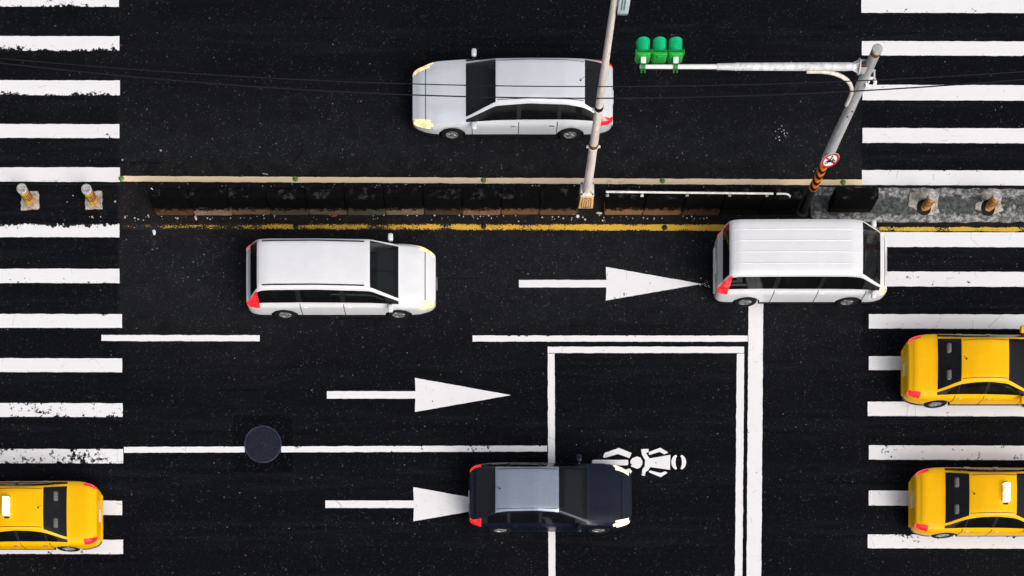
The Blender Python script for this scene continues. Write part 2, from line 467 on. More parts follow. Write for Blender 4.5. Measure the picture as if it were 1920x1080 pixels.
# zebra crossings: (top, bottom, end x, wear)
LZ = [(-14, 12, 223, (0, .45, 0)), (67, 95, 224, (0, .6, 0)), (150, 178, 225, (.0, .48, 0)), (232, 258, 224, (0, .2, 0)), (313, 340, 225, (0.1, .1, 0)),
      (418, 444, 224, (.68, 0, 0)), (503, 530, 224, (0, .35, 0)), (588, 614, 229, (.35, .1, 0)), (671, 697, 229, (.25, .1, 0)),
      (755, 781, 230, (.05, .4, .27)), (841, 868, 231, (.2, .45, .42)), (938, 965, 229, (0, .2, 0)), (1011, 1038, 231, (.1, .3, .1))]
for a, b, x, w in LZ:
    strip('zebra_stripe', -420, a, x, b, w=w, dy=1.0, label='zebra stripe with black worn patches' if w[2] > .25 else None)
RZ = [(-3, 24, 1615, (0, .2, 0)), (77, 104, 1616, (0, .2, 0)), (159, 188, 1617, (.1, .1, 0)), (240, 268, 1617, (.1, .25, 0)), (319, 347, 1616, (.25, .1, 0)),
      (435, 463, 1626, (0, 0, 0)), (509, 537, 1629, (.1, .2, .12)), (589, 616, 1629, (.1, .2, 0)), (668, 694, 1629, (.1, .2, 0)), (753, 780, 1627, (.2, .2, .05)),
      (835, 862, 1629, (.2, .2, .18)), (920, 948, 1629, (.3, .2, .1)), (1002, 1028, 1627, (.45, .1, .12))]
for a, b, x, w in RZ:
    strip('zebra_stripe', x, a, 2320, b, w=w, dy=2.0)

for x0, x1, xt, yc, hh, lab in ((973, 1137, 1316, 532, 31.5, 'straight arrow in the lane beside the median'), (613, 779, 958, 740.5, 32, 'straight arrow in the middle lane'), (610, 776, 956, 945.5, 32, 'straight arrow in the outermost lane')):
    shape('lane_arrow', [[(x0, yc - 7), (x1, yc - 7), (x1 - 1, yc - hh), (xt, yc + .5), (x1 - 1, yc + hh), (x1, yc + 7), (x0, yc + 7)]], label=lab, w=(0, 0, .12))

strip('lane_line', 190, 628, 487, 639.5, w=(.1, .1, 0), dy=.5)
strip('lane_line', 886, 629, 1402, 640.5, w=(.25, .1, 0), dy=.3)
strip('lane_line', 232.5, 838, 459, 849, w=(.3, .15, .1), dy=-.6)
strip('lane_line', 527, 837, 1026, 848.3, w=(.35, .2, .16), dy=-1.5)
strip('waiting_box_line', 1027, 650, 1395, 662, w=(.1, .1, 0))
strip('waiting_box_line', 1027, 663, 1040, 1240, w=(.1, .1, 0), dx=2)
strip('waiting_box_line', 1381.5, 663, 1395.5, 1240, w=(.1, .15, .05), dx=-5)
strip('stop_line', 1404.5, 434, 1432, 1240, w=(.1, .1, .1), dx=-6, label='wide white stop line with fine cracks')
strip('edge_line', 226, 330, 1616, 340.5, M_CREAM, w=(0.05, 0.05, 0), dy=7.0, z=.004, label='cream yellow line above the median')
strip('edge_line', 226, 418.5, 1617, 430.5, M_YELLOW, w=(.5, .5, .16, .6), dy=3.0, label='worn yellow line along the foot of the barriers, fading out towards the crossing')
strip('edge_line', 1617.5, 422, 2320, 433.2, M_YELLOW, w=(1.5, .5, .33), dy=2.0, label='worn yellow line along the concrete nose')

# motorcycle and rider marking
def circ(cx, cy, r, n=20, a0=0, a1=360): return [(cx + r * math.cos(R(a0 + (a1 - a0) * i / n)), cy + r * math.sin(R(a0 + (a1 - a0) * i / n))) for i in range(n if a1 - a0 == 360 else n + 1)]
def zz(pts): return [(1060 + x * 260 / 1920, 820 + y * 100 / 738) for x, y in pts]
moto = [zz([(370, 325), (390, 312), (862, 312), (872, 330), (872, 370), (860, 388), (390, 392), (370, 378)]),
        zz([(520, 272), (545, 215), (742, 148), (918, 218), (888, 288), (730, 232), (545, 284)]),
        zz([(540, 440), (560, 430), (738, 474), (890, 430), (925, 470), (900, 505), (742, 560), (590, 510)]),
        zz([(905, 318), (930, 290), (990, 265), (1040, 280), (1068, 330), (1065, 375), (1035, 420), (995, 436), (905, 402), (925, 372), (900, 360)]),
        zz([(1048, 165), (1150, 160), (1155, 200), (1118, 222), (1165, 292), (1455, 243), (1448, 450), (1175, 412), (1150, 455), (1112, 480), (1100, 535), (1055, 525), (1068, 440), (1098, 402), (1105, 320), (1060, 240)]),
        zz([(1155, 205), (1315, 145), (1425, 210), (1370, 236), (1305, 202), (1160, 244)]),
        zz([(1155, 482), (1170, 458), (1318, 494), (1380, 470), (1415, 490), (1320, 552)])]
cx, cy = 1570, 345
def arc2(sgn):
    o = [(cx + sgn * (-18) - sgn * 85 * math.cos(R(a)), cy + 106 * math.sin(R(a))) for a in range(-75, 76, 15)]
    i = [(cx + sgn * (-14) - sgn * 30 * math.cos(R(a)), cy + 85 * math.sin(R(a))) for a in range(75, -76, -15)]
    return zz(o + i)
moto += [arc2(1), arc2(-1)]
shape('motorcycle_symbol', moto, w=(0, 0, .1), jit=0.002, label='white painted motorcycle and rider symbol')
# scuffs of paint on the tarmac
def scuffs(cx, cy, rx, ry, n, smin, smax, ang=0):
    out = []
    for _ in range(n):
        x = cx + random.gauss(0, rx); y = cy + random.gauss(0, ry); s = random.uniform(smin, smax)
        k = random.randint(5, 7)
        out.append([(x + s * random.uniform(.6, 1.2) * math.cos(2 * math.pi * i / k), y + s * random.uniform(.6, 1.2) * math.sin(2 * math.pi * i / k)) for i in range(k)])
    return out
shape('paint_scuff', scuffs(1465, 250, 7, 8, 15, .35, 1.1) + scuffs(1325, 533, 8, 4, 14, .4, 1.2) + scuffs(1535, 322, 6, 4, 7, .5, 1.1), w=(0, 0, .2), jit=.001, label='small white paint scuffs')

# manhole cover
c0 = P(493, 833)
mh = thing('manhole_cover', 'round dark iron manhole cover set into a white lane line', 'manhole cover', c0)
t = NT('cover_iron'); p = t.coord(); n = t.noise(p, 14, 5, .7)
c = t.mix(t.remap(n, .3, .75), (0.008, 0.010, 0.018), (0.018, 0.022, 0.036))
M_COVER = t.fin(c, 0.5, 0.25, 0.0)
bm = bmesh.new(); lathe(bm, [(0, .001), (.466, .001), (.466, .012), (.44, .014), (.05, .015), (.0, .015)], 48)
for k in range(8):
    for j in range(1, 5):
        a = 2 * math.pi * k / 8 + j * .2; r_ = .1 * j - .02
        box(bm, r_ * math.cos(a) - .018, r_ * math.cos(a) + .018, r_ * math.sin(a) - .018, r_ * math.sin(a) + .018, .013, .019)
lid = obj('lid', bm, M_COVER, mh)
bm = bmesh.new(); lathe(bm, [(.476, .001), (.476, .016), (.485, .019), (.51, .019), (.519, .014), (.519, .001)], 64)
t = NT('cover_frame_iron'); M_FRAME = t.fin(t.mix(t.remap(t.noise(t.coord(), 9, 4, .6), .3, .7), (0.016, 0.021, 0.045), (0.038, 0.047, 0.088)), .5, .3)
obj('frame', bm, M_FRAME, mh)
bm = bmesh.new(); tube(bm, [(.06 * math.cos(R(a)) + .01, -.01 + .05 * math.sin(R(a)), .021) for a in range(-60, 220, 20)], .008, 6); obj('lift_ring', bm, M_FRAME, mh)

# ------------------------------------------------------------------ median
BASE_Y0 = P(0, 403).y            # near face of the barrier
BASE_Y1 = BASE_Y0 + 0.30
tints = [(.10, .052, .026), (.22, .145, .10), (.17, .115, .07), (.11, .098, .062), (.14, .118, .082), (.10, .092, .06), (.16, .12, .08), (.09, .06, .035), (.18, .095, .05), (.15, .075, .035), (.12, .065, .035)]
def barrier(name, label, xa, xb, n, tint, amt):
    a, b = P(xa, 403).x, P(xb, 403).x
    root = thing(name, label, 'barrier', ((a + b) / 2, (BASE_Y0 + BASE_Y1) / 2, 0), 0, 'black barriers along the median')
    W = (b - a) / n
    for i in range(n):
        x0 = a + i * W - (a + b) / 2 + .006; x1 = x0 + W - .012
        bm = bmesh.new()
        hh = .9 + random.uniform(-.012, .012); j = random.uniform(-.012, .012)
        r = box(bm, x0, x1, -.15 + j, .15 + j, 0.0, hh)
        bmesh.ops.bevel(bm, geom=[e for e in bm.edges if abs(e.verts[0].co.z - e.verts[1].co.z) < .1 and min(e.verts[0].co.z, e.verts[1].co.z) > .5] + [e for e in bm.edges if abs(e.verts[0].co.z - e.verts[1].co.z) > .5], offset=.025, segments=2, affect='EDGES')
        bmesh.ops.subdivide_edges(bm, edges=[e for e in bm.edges if e.calc_length() > .25], cuts=5, use_grid_fill=True)
        for v in bm.verts:
            q = v.co * 4 + Vector((xa + i * 7.0, 0, 0)); nv = mnoise.noise(q) * .012
            v.co.y += nv; v.co.x += nv * .3
            if v.co.z > .5: v.co.z += nv * .5
        o = obj('segment', bm, M_BARR, root)
        tt = tint[i % len(tint)]
        o.color = (*[q * 1.7 for q in tt], amt[i % len(amt)])
    return root
bl = barrier('median_barrier', 'long low black barrier with brown splashed foot, before the lamp post', 293, 1082, 11, tints, [.75, 1, .9, .8, .85, .7, .9, .5, .9, .8, .8])
br = barrier('median_barrier', 'low black barrier topped by a white pipe rail, between lamp post and signal pole', 1132, 1492, 5, [(.20, .10, .045), (.17, .085, .04), (.09, .045, .025), (.03, .02, .015), (.02, .015, .012)], [1, .9, .7, .4, .3])
bs = barrier('median_barrier', 'short black barrier block on the pale concrete nose by the signal pole', 1550, 1631, 1, [(.03, .02, .014)], [.4])
# chipped corner on the left end of the long barrier
bm = bmesh.new()
pts = [(-.02, .13), (.02, .10), (.05, .05), (.03, 0.0), (.06, -.05), (.03, -.09)]
tube(bm, [(P(296, 403).x - bl.location.x + .05 + x, y, .895) for x, y in pts], .018, 6)
obj('paint_smear', bm, M_SIGNW, bl)
# pipe rail
bm = bmesh.new()
zr = 1.06
def loc(root, v): return Vector(v) - root.location
a = P(1136, 359.5, zr); b = P(1450, 363, zr)
tube(bm, [loc(br, a), loc(br, a.lerp(b, .5)), loc(br, b)], .028, 10)
obj('pipe_rail', bm, M_WHITEM, br)
bm = bmesh.new()
b2 = P(1456, 363.3, zr)
e = b2 + Vector((.38, 0, 0))
cur = [b2, b2 + Vector((.15, 0, 0))] + [b2 + Vector((.20 + .20 * math.sin(R(q)), 0, -.20 + .20 * math.cos(R(q)))) for q in range(0, 91, 15)] + [b2 + Vector((.40, 0, -.30))]
tube(bm, [loc(br, q) for q in cur], .026, 10)
obj('pipe_elbow', bm, M_WHITEM, br)
for px in (1140, 1205, 1290, 1370, 1440):
    bm = bmesh.new(); q = P(px, 361, zr); q = loc(br, q)
    tube(bm, [(q.x, q.y, .88), (q.x, q.y, zr - .01)], .016, 8); box(bm, q.x - .04, q.x + .04, q.y - .03, q.y + .03, .89, .912)
    obj('rail_bracket', bm, M_WHITEM if px == 1205 else M_GALV, br)

# concrete nose of the median
bm = bmesh.new()
top = []; N = 90
xa, xb = 1518, 2320
up = []; dn = []
for i in range(N + 1):
    px = xa + (xb - xa) * i / N
    j1 = mnoise.noise(Vector((px * .05, 1, 0))) * 3; j2 = mnoise.noise(Vector((px * .05, 7, 0))) * 3
    sl = (px - xa) / (1920 - xa)
    ua = 354 + sl * 4 + j1; da = 417 + j2
    if i == 0: ua += 8; da -= 10
    up.append(P(px, ua)); dn.append(P(px, da))
h_ = .12
rows = []
for u, dd_ in zip(up, dn):
    k = [(u, 0), (u, h_ - .02), (u.lerp(dd_, .03), h_)] + [(u.lerp(dd_, f), h_ + .012 * mnoise.noise(Vector((u.x * 3, f * 5, 3)))) for f in (.12, .25, .4, .5, .6, .75, .88)] + [(u.lerp(dd_, .97), h_), (dd_, h_ - .02), (dd_, 0)]
    rows.append([bm.verts.new((q.x, q.y, z)) for q, z in k])
for A, B in zip(rows, rows[1:]):
    for k in range(len(A) - 1): bm.faces.new((A[k], A[k + 1], B[k + 1], B[k]))
bm.faces.new(rows[0]); bm.faces.new(rows[-1][::-1])
bmesh.ops.recalc_face_normals(bm, faces=bm.faces[:])
tag(obj('pavement', bm, M_CONC), kind='structure', label='rough pale concrete nose of the median with grey green middle')
# thin black strips on both long sides of the nose
strip('dark_strip', 1518, 347.5, 2320, 353, M_BLACK, dy=5, z=.006)
strip('dark_strip', 1600, 417.5, 2320, 422, M_BLACK, dy=2, z=.0065)
strip('dark_strip', -420, 342.5, 285, 344.5, M_BLACK, dy=3, z=.006)

# ------------------------------------------------------------------ bollards
def bollard(name, label, base, rad, h, mat, ringn, group):
    root = thing(name, label, 'bollard', base, 0, group)
    bm = bmesh.new(); lathe(bm, [(0, 0), (rad * .96, 0), (rad, .02), (rad, h - .03)], 28); obj('post', bm, mat, root)
    for k in range(ringn):
        z = h * .38 + k * h * .105
        bm = bmesh.new(); lathe(bm, [(rad - .004, z), (rad + .006, z + .004), (rad + .006, z + .026), (rad - .004, z + .03)], 28); obj('band', bm, M_RING, root)
    bm = bmesh.new(); lathe(bm, [(rad - .004, h - .05), (rad + .008, h - .045), (rad + .008, h - .006), (rad - .012, h + .004), (rad * .7, h + .002), (rad * .62, h - .006), (0, h - .004)], 28); obj('cap', bm, M_CAP, root)
    return root
def slab(bm, poly, z0, z1, rough=.02, seed=0):
    """irregular slab outline (local metres)"""
    pts = []
    for i in range(len(poly)):
        a = Vector((*poly[i], 0)); b = Vector((*poly[(i + 1) % len(poly)], 0))
        k = max(1, int((b - a).length / .05))
        for j in range(k):
            q = a.lerp(b, j / k); q.x += mnoise.noise(Vector((q.x * 9, q.y * 9, seed))) * rough; q.y += mnoise.noise(Vector((q.x * 9, q.y * 9, seed + 5))) * rough
            pts.append(q)
    lo = [bm.verts.new((q.x, q.y, z0)) for q in pts]; hi = [bm.verts.new((q.x, q.y, z1 - .015)) for q in pts]
    ce = sum(pts, Vector()) / len(pts)
    tp = [bm.verts.new((q.lerp(ce, .06).x, q.lerp(ce, .06).y, z1)) for q in pts]
    n = len(pts)
    for i in range(n):
        j = (i + 1) % n
        bm.faces.new((lo[i], lo[j], hi[j], hi[i])); bm.faces.new((hi[i], hi[j], tp[j], tp[i]))
    bm.faces.new(tp)
    bmesh.ops.recalc_face_normals(bm, faces=bm.faces[:])
def px_poly(base, pts, z=0):
    return [((P(x, y, z) - base).x, (P(x, y, z) - base).y) for x, y in pts]
GB = 'bollards in line with the median'
b0 = P(57, 378); r = bollard('bollard', 'orange and yellow bollard on a small concrete footing, nearest the frame edge', b0, .132, .72, M_BOLL_Y, 4, GB)
bm = bmesh.new(); slab(bm, px_poly(b0, [(41, 361), (73, 360), (74, 392), (40, 395)]), 0.0, .06, .03, 1); obj('footing', bm, M_TANC, r)
b0 = P(176, 379); r = bollard('bollard', 'orange and yellow bollard on a small concrete footing, nearer the long black barrier', b0, .132, .72, M_BOLL_Y, 4, GB)
bm = bmesh.new(); slab(bm, px_poly(b0, [(161, 361), (192, 360), (192, 392), (160, 393)]), 0.0, .06, .03, 2); obj('footing', bm, M_TANC, r)
zt = .12
b0 = P(1733, 392); b0.z = .10; r = bollard('bollard', 'plain orange bollard in a broken concrete patch, nearer the signal pole', b0, .118, .66, M_BOLL_O, 4, GB)
bm = bmesh.new(); slab(bm, px_poly(b0, [(1703, 366), (1721, 362), (1745, 358), (1757, 366), (1755, 392), (1758, 403), (1740, 407), (1728, 406), (1712, 396), (1700, 390)]), 0.0, .055, .02, 3); obj('footing', bm, M_TANC, r)
bm = bmesh.new(); lathe(bm, [(.10, .058), (.205, .060), (.17, .062), (.1, .063)], 20); 
for v in bm.verts: v.co.x *= 1 + .18 * mnoise.noise(v.co * 6); v.co.y = v.co.y * 1.1 - .03; v.co.x -= .045
obj('hole_rim', bm, M_HOLE, r)
b0 = P(1852, 392); b0.z = .10; r = bollard('bollard', 'plain orange bollard in a broken concrete patch, farther from the signal pole', b0, .118, .66, M_BOLL_O, 4, GB)
bm = bmesh.new(); slab(bm, px_poly(b0, [(1834, 368), (1850, 358), (1872, 360), (1876, 372), (1872, 384), (1879, 398), (1862, 406), (1842, 404), (1825, 396), (1826, 385), (1838, 382)]), 0.0, .055, .02, 4); obj('footing', bm, M_TANC, r)
bm = bmesh.new(); lathe(bm, [(.10, .058), (.2, .060), (.17, .062), (.1, .063)], 20)
for v in bm.verts: v.co.x *= 1 + .2 * mnoise.noise(v.co * 7); v.co.y = v.co.y * 1.15 - .04; v.co.x -= .03
obj('hole_rim', bm, M_HOLE, r)

# ------------------------------------------------------------------ road studs
def stud(px, py, mat, label, group, z=.006):
    root = thing('road_stud', label, 'road stud', P(px, py) + Vector((0, 0, z)), 0, group)
    bm = bmesh.new(); lathe(bm, [(0, 0), (.075, 0), (.072, .012), (.05, .028), (.02, .034), (0, .035)], 16); obj('dome', bm, mat, root)
    bm = bmesh.new(); box(bm, -.075, -.05, -.03, .03, .0, .022, .004); obj('reflector', bm, M_HAZB, root)
    return root
SG = [(228, 335, 'small green road stud at the crossing end of the cream line'), (554, 335.5, 'small green road stud on the cream line below the curled black strap'), (907, 338, 'small green road stud on the cream line below the silver car'),
      (1242, 339, 'small green road stud on the cream line between lamp post and signal pole'), (1581, 342, 'small green road stud on the cream line above the short black block')]
for x, y, l in SG: stud(x, y, M_STUD, l, 'green studs on the cream line')
for x, y, l in ((555, 425, 'small dark road stud on the worn yellow line above the white people carrier'), (907, 425, 'small dark road stud on the yellow line midway between the two white vans'), (1246, 427, 'small dark road stud on the yellow line near the tall boxy van')):
    stud(x, y, M_STUDB, l, 'dark studs on the yellow line', .007)

# ------------------------------------------------------------------ lamp post
c0 = P(1098, 381)
lp = thing('lamp_post', 'tall beige tapered lamp post on an orange pedestal in the median', 'lamp post', c0)
bm = bmesh.new()
hb = .62
v = [[(-.205, -.15), (.205, -.15), (.205, .26), (-.205, .26)], [(-.175, -.13), (.175, -.13), (.175, .24), (-.175, .24)]]
lo = [bm.verts.new((x, y, 0)) for x, y in v[0]]; hi = [bm.verts.new((x, y, hb)) for x, y in v[1]]
for i in range(4): bm.faces.new((lo[i], lo[(i + 1) % 4], hi[(i + 1) % 4], hi[i]))
bm.faces.new(hi); bm.faces.new(lo[::-1])
bmesh.ops.bevel(bm, geom=bm.edges[:], offset=.012, segments=2, affect='EDGES')
obj('pedestal', bm, M_PED, lp)
def face_pt(x, z, off=.004):
    f = z / hb
    return Vector((x * (1 - f * .146), -.15 + .02 * f - off, z))
bm = bmesh.new()
for pts, rr in (([(-.13, .08), (-.13, .52), (.13, .52), (.13, .08), (-.13, .08)], .012), ([(0, 0.01), (0, .40)], .012), ([(-.07, .1), (-.07, .46), (.07, .46), (.07, .1)], .007)):
    tube(bm, [face_pt(x, z) for x, z in pts], rr, 6)
obj('pedestal_door', bm, M_RUST, lp)
bm = bmesh.new(); box(bm, -.185, .185, -.14, .25, hb + .003, hb + .04, .01); obj('base_plate', bm, M_WHITEM, lp)
tops = 10.4
bm = bmesh.new(); tube(bm, [(0, .05, hb + .041 + (tops - hb) * f) for f in (0, .02, .25, .5, .75, 1)], [.128, .122, .108, .092, .075, .058], 20); obj('pole', bm, M_LAMP, lp)
for sx in (-1, 1):
    for sy in (-1, 1):
        bm = bmesh.new(); prism(bm, [(.10, 0), (.165, 0), (.10, .16)], -.008, .008, Matrix.Translation((0, .05, hb + .04)) @ Matrix.Rotation(math.atan2(sy, sx), 4, 'Z') @ Matrix.Rotation(R(90), 4, 'X'))
        obj('gusset', bm, M_RUST, lp)
        bm = bmesh.new(); lathe(bm, [(0, 0), (.022, 0), (.022, .03), (0, .034)], 8, Matrix.Translation((sx * .15, .05 + sy * .15, hb + .04))); obj('bolt', bm, M_DARK, lp)
def zpole(py): return H * (1 - (NY - 381 + 3.4) / (NY - py))
for py, dk in ((203, True), (273, False)):
    z = zpole(py); rr = .128 - (.128 - .058) * (z / tops)
    bm = bmesh.new(); lathe(bm, [(rr - .002, z), (rr + .012, z + .003), (rr + .012, z + .13), (rr - .002, z + .133)], 20, Matrix.Translation((0, .05, 0))); obj('strap_band', bm, M_HAZB if dk else M_RUST, lp)
    bm = bmesh.new(); lathe(bm, [(rr - .002, z - .07), (rr + .016, z - .068), (rr + .016, z - .03), (rr - .002, z - .028)], 20, Matrix.Translation((0, .05, 0)))
    box(bm, -rr - .07, -rr - .005, .02, .08, z - .07, z - .03, .006); box(bm, rr + .005, rr + .07, .02, .08, z - .07, z - .03, .006); obj('clamp', bm, M_WHITEM, lp)
# ribbed pale blue box on the pole, near the top
zb = zpole(20)
bm = bmesh.new(); box(bm, .09, .33, -.06, .14, zb + .06, zb + .75, .012); ob = obj('control_box', bm, M_BLUEBOX, lp)
bm = bmesh.new(); box(bm, .10, .32, -.055, .135, zb, zb + .058, .006); obj('cable_cover', bm, M_BLUEDARK, ob)
bm = bmesh.new()
for x in (.165, .225): box(bm, x - .015, x + .015, -.068, -.058, zb + .2, zb + .7)
obj('rib', bm, M_BLUEDARK, ob)
bm = bmesh.new(); box(bm, .05, .1, .02, .08, zb + .2, zb + .6); obj('mount', bm, M_GALV, ob)
# lamp arm and head above the frame
bm = bmesh.new(); tube(bm, [(0, .05, tops - .05), (0, .1, tops + .3), (0, .4, tops + .75), (0, 1.0, tops + .95), (0, 1.8, tops + 1.0)], [.058, .055, .05, .045, .04], 12); obj('arm', bm, M_LAMP, lp)
bm = bmesh.new(); box(bm, -.16, .16, 1.7, 2.45, tops + .9, tops + 1.06, .05, 3); hd = obj('lamp_head', bm, M_GALV, lp)
bm = bmesh.new(); box(bm, -.12, .12, 1.85, 2.35, tops + .88, tops + .905, .008); obj('lens', bm, M_SIGNW, hd)

# ------------------------------------------------------------------ traffic signal
c0 = P(1505, 395)
ts = thing('traffic_signal', 'grey signal pole with striped foot and long arm holding a green three lamp head', 'traffic light', c0)
HP = 7.3
bm = bmesh.new(); tube(bm, [(0, 0, 0), (0, 0, 1.2), (0, 0, 1.25)], [.118, .115, .115], 22); lathe(bm, [(.12, 0), (.2, 0), (.2, .03), (.12, .04)], 22); obj('pole_foot', bm, M_DARK, ts)
bm = bmesh.new(); tube(bm, [(0, 0, 2.72), (0, 0, 2.76), (0, 0, HP - .06)], [.138, .138, .112], 24); obj('pole', bm, M_GALV, ts)
bm = bmesh.new(); tube(bm, [(0, 0, 1.25), (0, 0, 2.72)], .116, 22); obj('pole_sleeve', bm, M_HAZB, ts)
# orange and black hazard bands: slanting chevrons
def chevrons(bm, z0, z1, n, rad):
    K = 32; pitch = (z1 - z0) / n
    for i in range(n):
        ring = []
        for k in range(K + 1):
            a = 2 * math.pi * k / K - math.pi / 2
            s_ = abs(((k / K) * 2) % 2 - 1)      # 1 at the front seam, 0 behind
            dz = (1 - s_) * .26 - .13
            za = z0 + i * pitch + dz; zb_ = za + pitch * .5
            za, zb_ = max(z0, min(z1, za)), max(z0, min(z1, zb_))
            ring.append((a, za, zb_))
        vv = [(bm.verts.new((rad * math.cos(a), rad * math.sin(a), za)), bm.verts.new((rad * math.cos(a), rad * math.sin(a), zb_))) for a, za, zb_ in ring]
        for A, B in zip(vv, vv[1:]):
            if (A[1].co - A[0].co).length > 1e-4 or (B[1].co - B[0].co).length > 1e-4:
                bm.faces.new((A[0], B[0], B[1], A[1]))
bm = bmesh.new(); chevrons(bm, 1.25, 2.70, 5, .119); obj('hazard_band', bm, M_ORANGE, ts)
bm = bmesh.new(); lathe(bm, [(.112, HP - .08), (.12, HP - .06), (.12, HP - .02), (.105, HP), (0, HP + .012)], 24); obj('pole_cap', bm, M_GALV, ts)
bm = bmesh.new(); lathe(bm, [(.1135, HP - .17), (.118, HP - .165), (.118, HP - .085), (.1135, HP - .08)], 24); obj('rust_ring', bm, M_RUST, ts)
# arm
ZA = 6.62
def A(px, z=ZA): return P(px, 124, z).x - c0.x
bm = bmesh.new(); tube(bm, [(A(1612), 0, ZA), (A(1585), 0, ZA), (A(1381), 0, ZA)], [.075, .088, .080], 18); obj('arm', bm, M_ARM, ts)
bm = bmesh.new(); tube(bm, [(A(1381), 0, ZA), (A(1378), 0, ZA), (A(1344), 0, ZA)], [.088, .075, .066], 16); obj('arm_collar', bm, M_ARM, ts)
bm = bmesh.new(); tube(bm, [(A(1346), 0, ZA), (A(1200), 0, ZA)], [.052, .045], 14); obj('arm_tip', bm, M_SIGNW, ts)
# flange joint
bm = bmesh.new(); lathe(bm, [(.0, -.012), (.17, -.012), (.17, .012), (0, .012)], 24, Matrix.Translation((A(1612) - .02, 0, ZA)) @ Matrix.Rotation(R(90), 4, 'Y')); obj('flange', bm, M_ARM, ts)
for k in range(4):
    a = R(90 * k)
    bm = bmesh.new(); prism(bm, [(0, .075), (.16, .075), (0, .16)], -.008, .008, Matrix.Translation((A(1612) - .03, 0, ZA)) @ Matrix.Rotation(a, 4, 'X') @ Matrix.Scale(-1, 4, (1, 0, 0))); obj('gusset', bm, M_ARM, ts)
bm = bmesh.new(); box(bm, A(1612) - .005, -.08, -.10, -.08, ZA - .12, ZA + .12, .004); box(bm, A(1612) - .005, -.08, .08, .10, ZA - .12, ZA + .12, .004); obj('bracket', bm, M_GALV, ts)
bm = bmesh.new(); tube(bm, [(A(1612) - .01, -.02, ZA + .08), (-.09, -.02, ZA + .08)], .025, 8); obj('flange_bolt', bm, M_RUST, ts)
# curved brace
pts = []
s0 = Vector((A(1515), -.03, ZA - .13)); e0 = Vector((-.135, -.03, 5.15))
for i in range(15):
    a = R(90 * i / 14)
    pts.append(Vector((s0.x + .25 + (e0.x - s0.x - .25) * math.sin(a), -.03, e0.z + .35 + (s0.z - e0.z - .35) * math.cos(a))))
bm = bmesh.new(); tube(bm, [s0] + pts + [e0], .046, 12); obj('brace', bm, M_LAMP, ts)
# clamp ring on the pole
bm = bmesh.new(); Mx = Matrix.Translation((.16, -.13, 6.2))
n = 20
for i in range(1):
    prof = [(.055, -.02), (.13, -.02), (.13, .02), (.055, .02), (.055, -.02)]
    lathe(bm, prof, n, Mx @ Matrix.Rotation(R(28), 4, 'X'))
obj('clamp_ring', bm, M_ARM, ts)
bm = bmesh.new(); box(bm, .07, .11, -.15, .12, 6.22, 6.28, .005); box(bm, .20, .235, -.15, .12, 6.22, 6.28, .005); box(bm, .0, .24, .10, .14, 6.22, 6.28, .005); obj('ring_arm', bm, M_ARM, ts)
bm = bmesh.new()
for z, dx in ((5.05, .03), (4.82, -.02)): lathe(bm, [(0, 0), (.02, 0), (.02, .012), (0, .014)], 8, Matrix.Translation((dx, -.128, z)) @ Matrix.Rotation(R(90), 4, 'X'))
obj('bolt_hole', bm, M_HAZB, ts)
# signal head: three lamps side by side, facing the far side
def SX(px): return P(px, 110, 6.8).x - c0.x
z0, z1 = ZA - .18, ZA + .18
yb, yf = .17, .25
head_parent = None
bm = bmesh.new()
for px in (1207.5, 1238.5, 1268.5):
    x = SX(px)
    prof = [(-.150, yb + .015), (-.12, yb), (.12, yb), (.150, yb + .015), (.178, yf - .02), (.178, yf), (-.178, yf), (-.178, yf - .02)]
    prism(bm, [(x + a, b) for a, b in prof], z0, z1)
bmesh.ops.bevel(bm, geom=[e for e in bm.edges if abs(e.verts[0].co.z - e.verts[1].co.z) < .01], offset=.02, segments=3, affect='EDGES')
head = obj('signal_head', bm, M_SIGG, ts)
for i, px in enumerate((1207.5, 1238.5, 1268.5)):
    x = SX(px)
    bm = bmesh.new()     # hinge lugs and door rim
    box(bm, x - .168, x + .168, yf + .002, yf + .032, z0 + .01, z1 - .01, .008)
    for sx in (-1, 1): box(bm, x + sx * .175 - .018, x + sx * .175 + .018, yf - .05, yf + .05, z1 - .07, z1 - .01, .005)
    obj('lamp_door', bm, M_SIGGD, head)
    # visor: open hood, cut away below, rounded front edge
    bm = bmesh.new(); rr = .155; K = 24; rows = []
    for k in range(K + 1):
        a = R(-30 + 240 * k / K)
        ln = .12 + .19 * min(1.0, max(0.0, math.sin(a) + .25) * 1.6) ** .5
        row = []
        for f in (0, .25, .5, .75, 1):
            row.append(bm.verts.new((x + rr * math.cos(a), yf + .03 + ln * f, (z0 + z1) / 2 + rr * math.sin(a))))
        rows.append(row)
    for a_, b_ in zip(rows, rows[1:]):
        for k in range(4): bm.faces.new((a_[k], a_[k + 1], b_[k + 1], b_[k]))
    bmesh.ops.solidify(bm, geom=bm.faces[:], thickness=.006)
    obj('visor', bm, M_VISOR, head)
    bm = bmesh.new(); lathe(bm, [(.148, 0), (.12, .02), (.06, .035), (0, .04)], 24, Matrix.Translation((x, yf + .034, (z0 + z1) / 2)) @ Matrix.Rotation(R(-90), 4, 'X'))
    obj('lens', bm, simple('lens_tint_%d' % i, ((.02, .12, .06), (.2, .1, .01), (.2, .01, .01))[i], .2, .5), head)
for px in (1207.5, 1268.5):
    x = SX(px)
    bm = bmesh.new(); box(bm, x - .06, x + .06, .04, yb + .02, ZA + .05, ZA + .09, .008); obj('hanger', bm, M_SIGNW, head)
    bm = bmesh.new(); lathe(bm, [(.054, -.05), (.075, -.05), (.075, .05), (.054, .05)], 16, Matrix.Translation((x, 0, ZA)) @ Matrix.Rotation(R(90), 4, 'Y'))
    for sx in (-1, 1): box(bm, x + sx * .04 - .016, x + sx * .04 + .016, -.14, -.055, ZA - .02, ZA + .02, .004)
    obj('arm_clamp', bm, M_SIGGD, head)
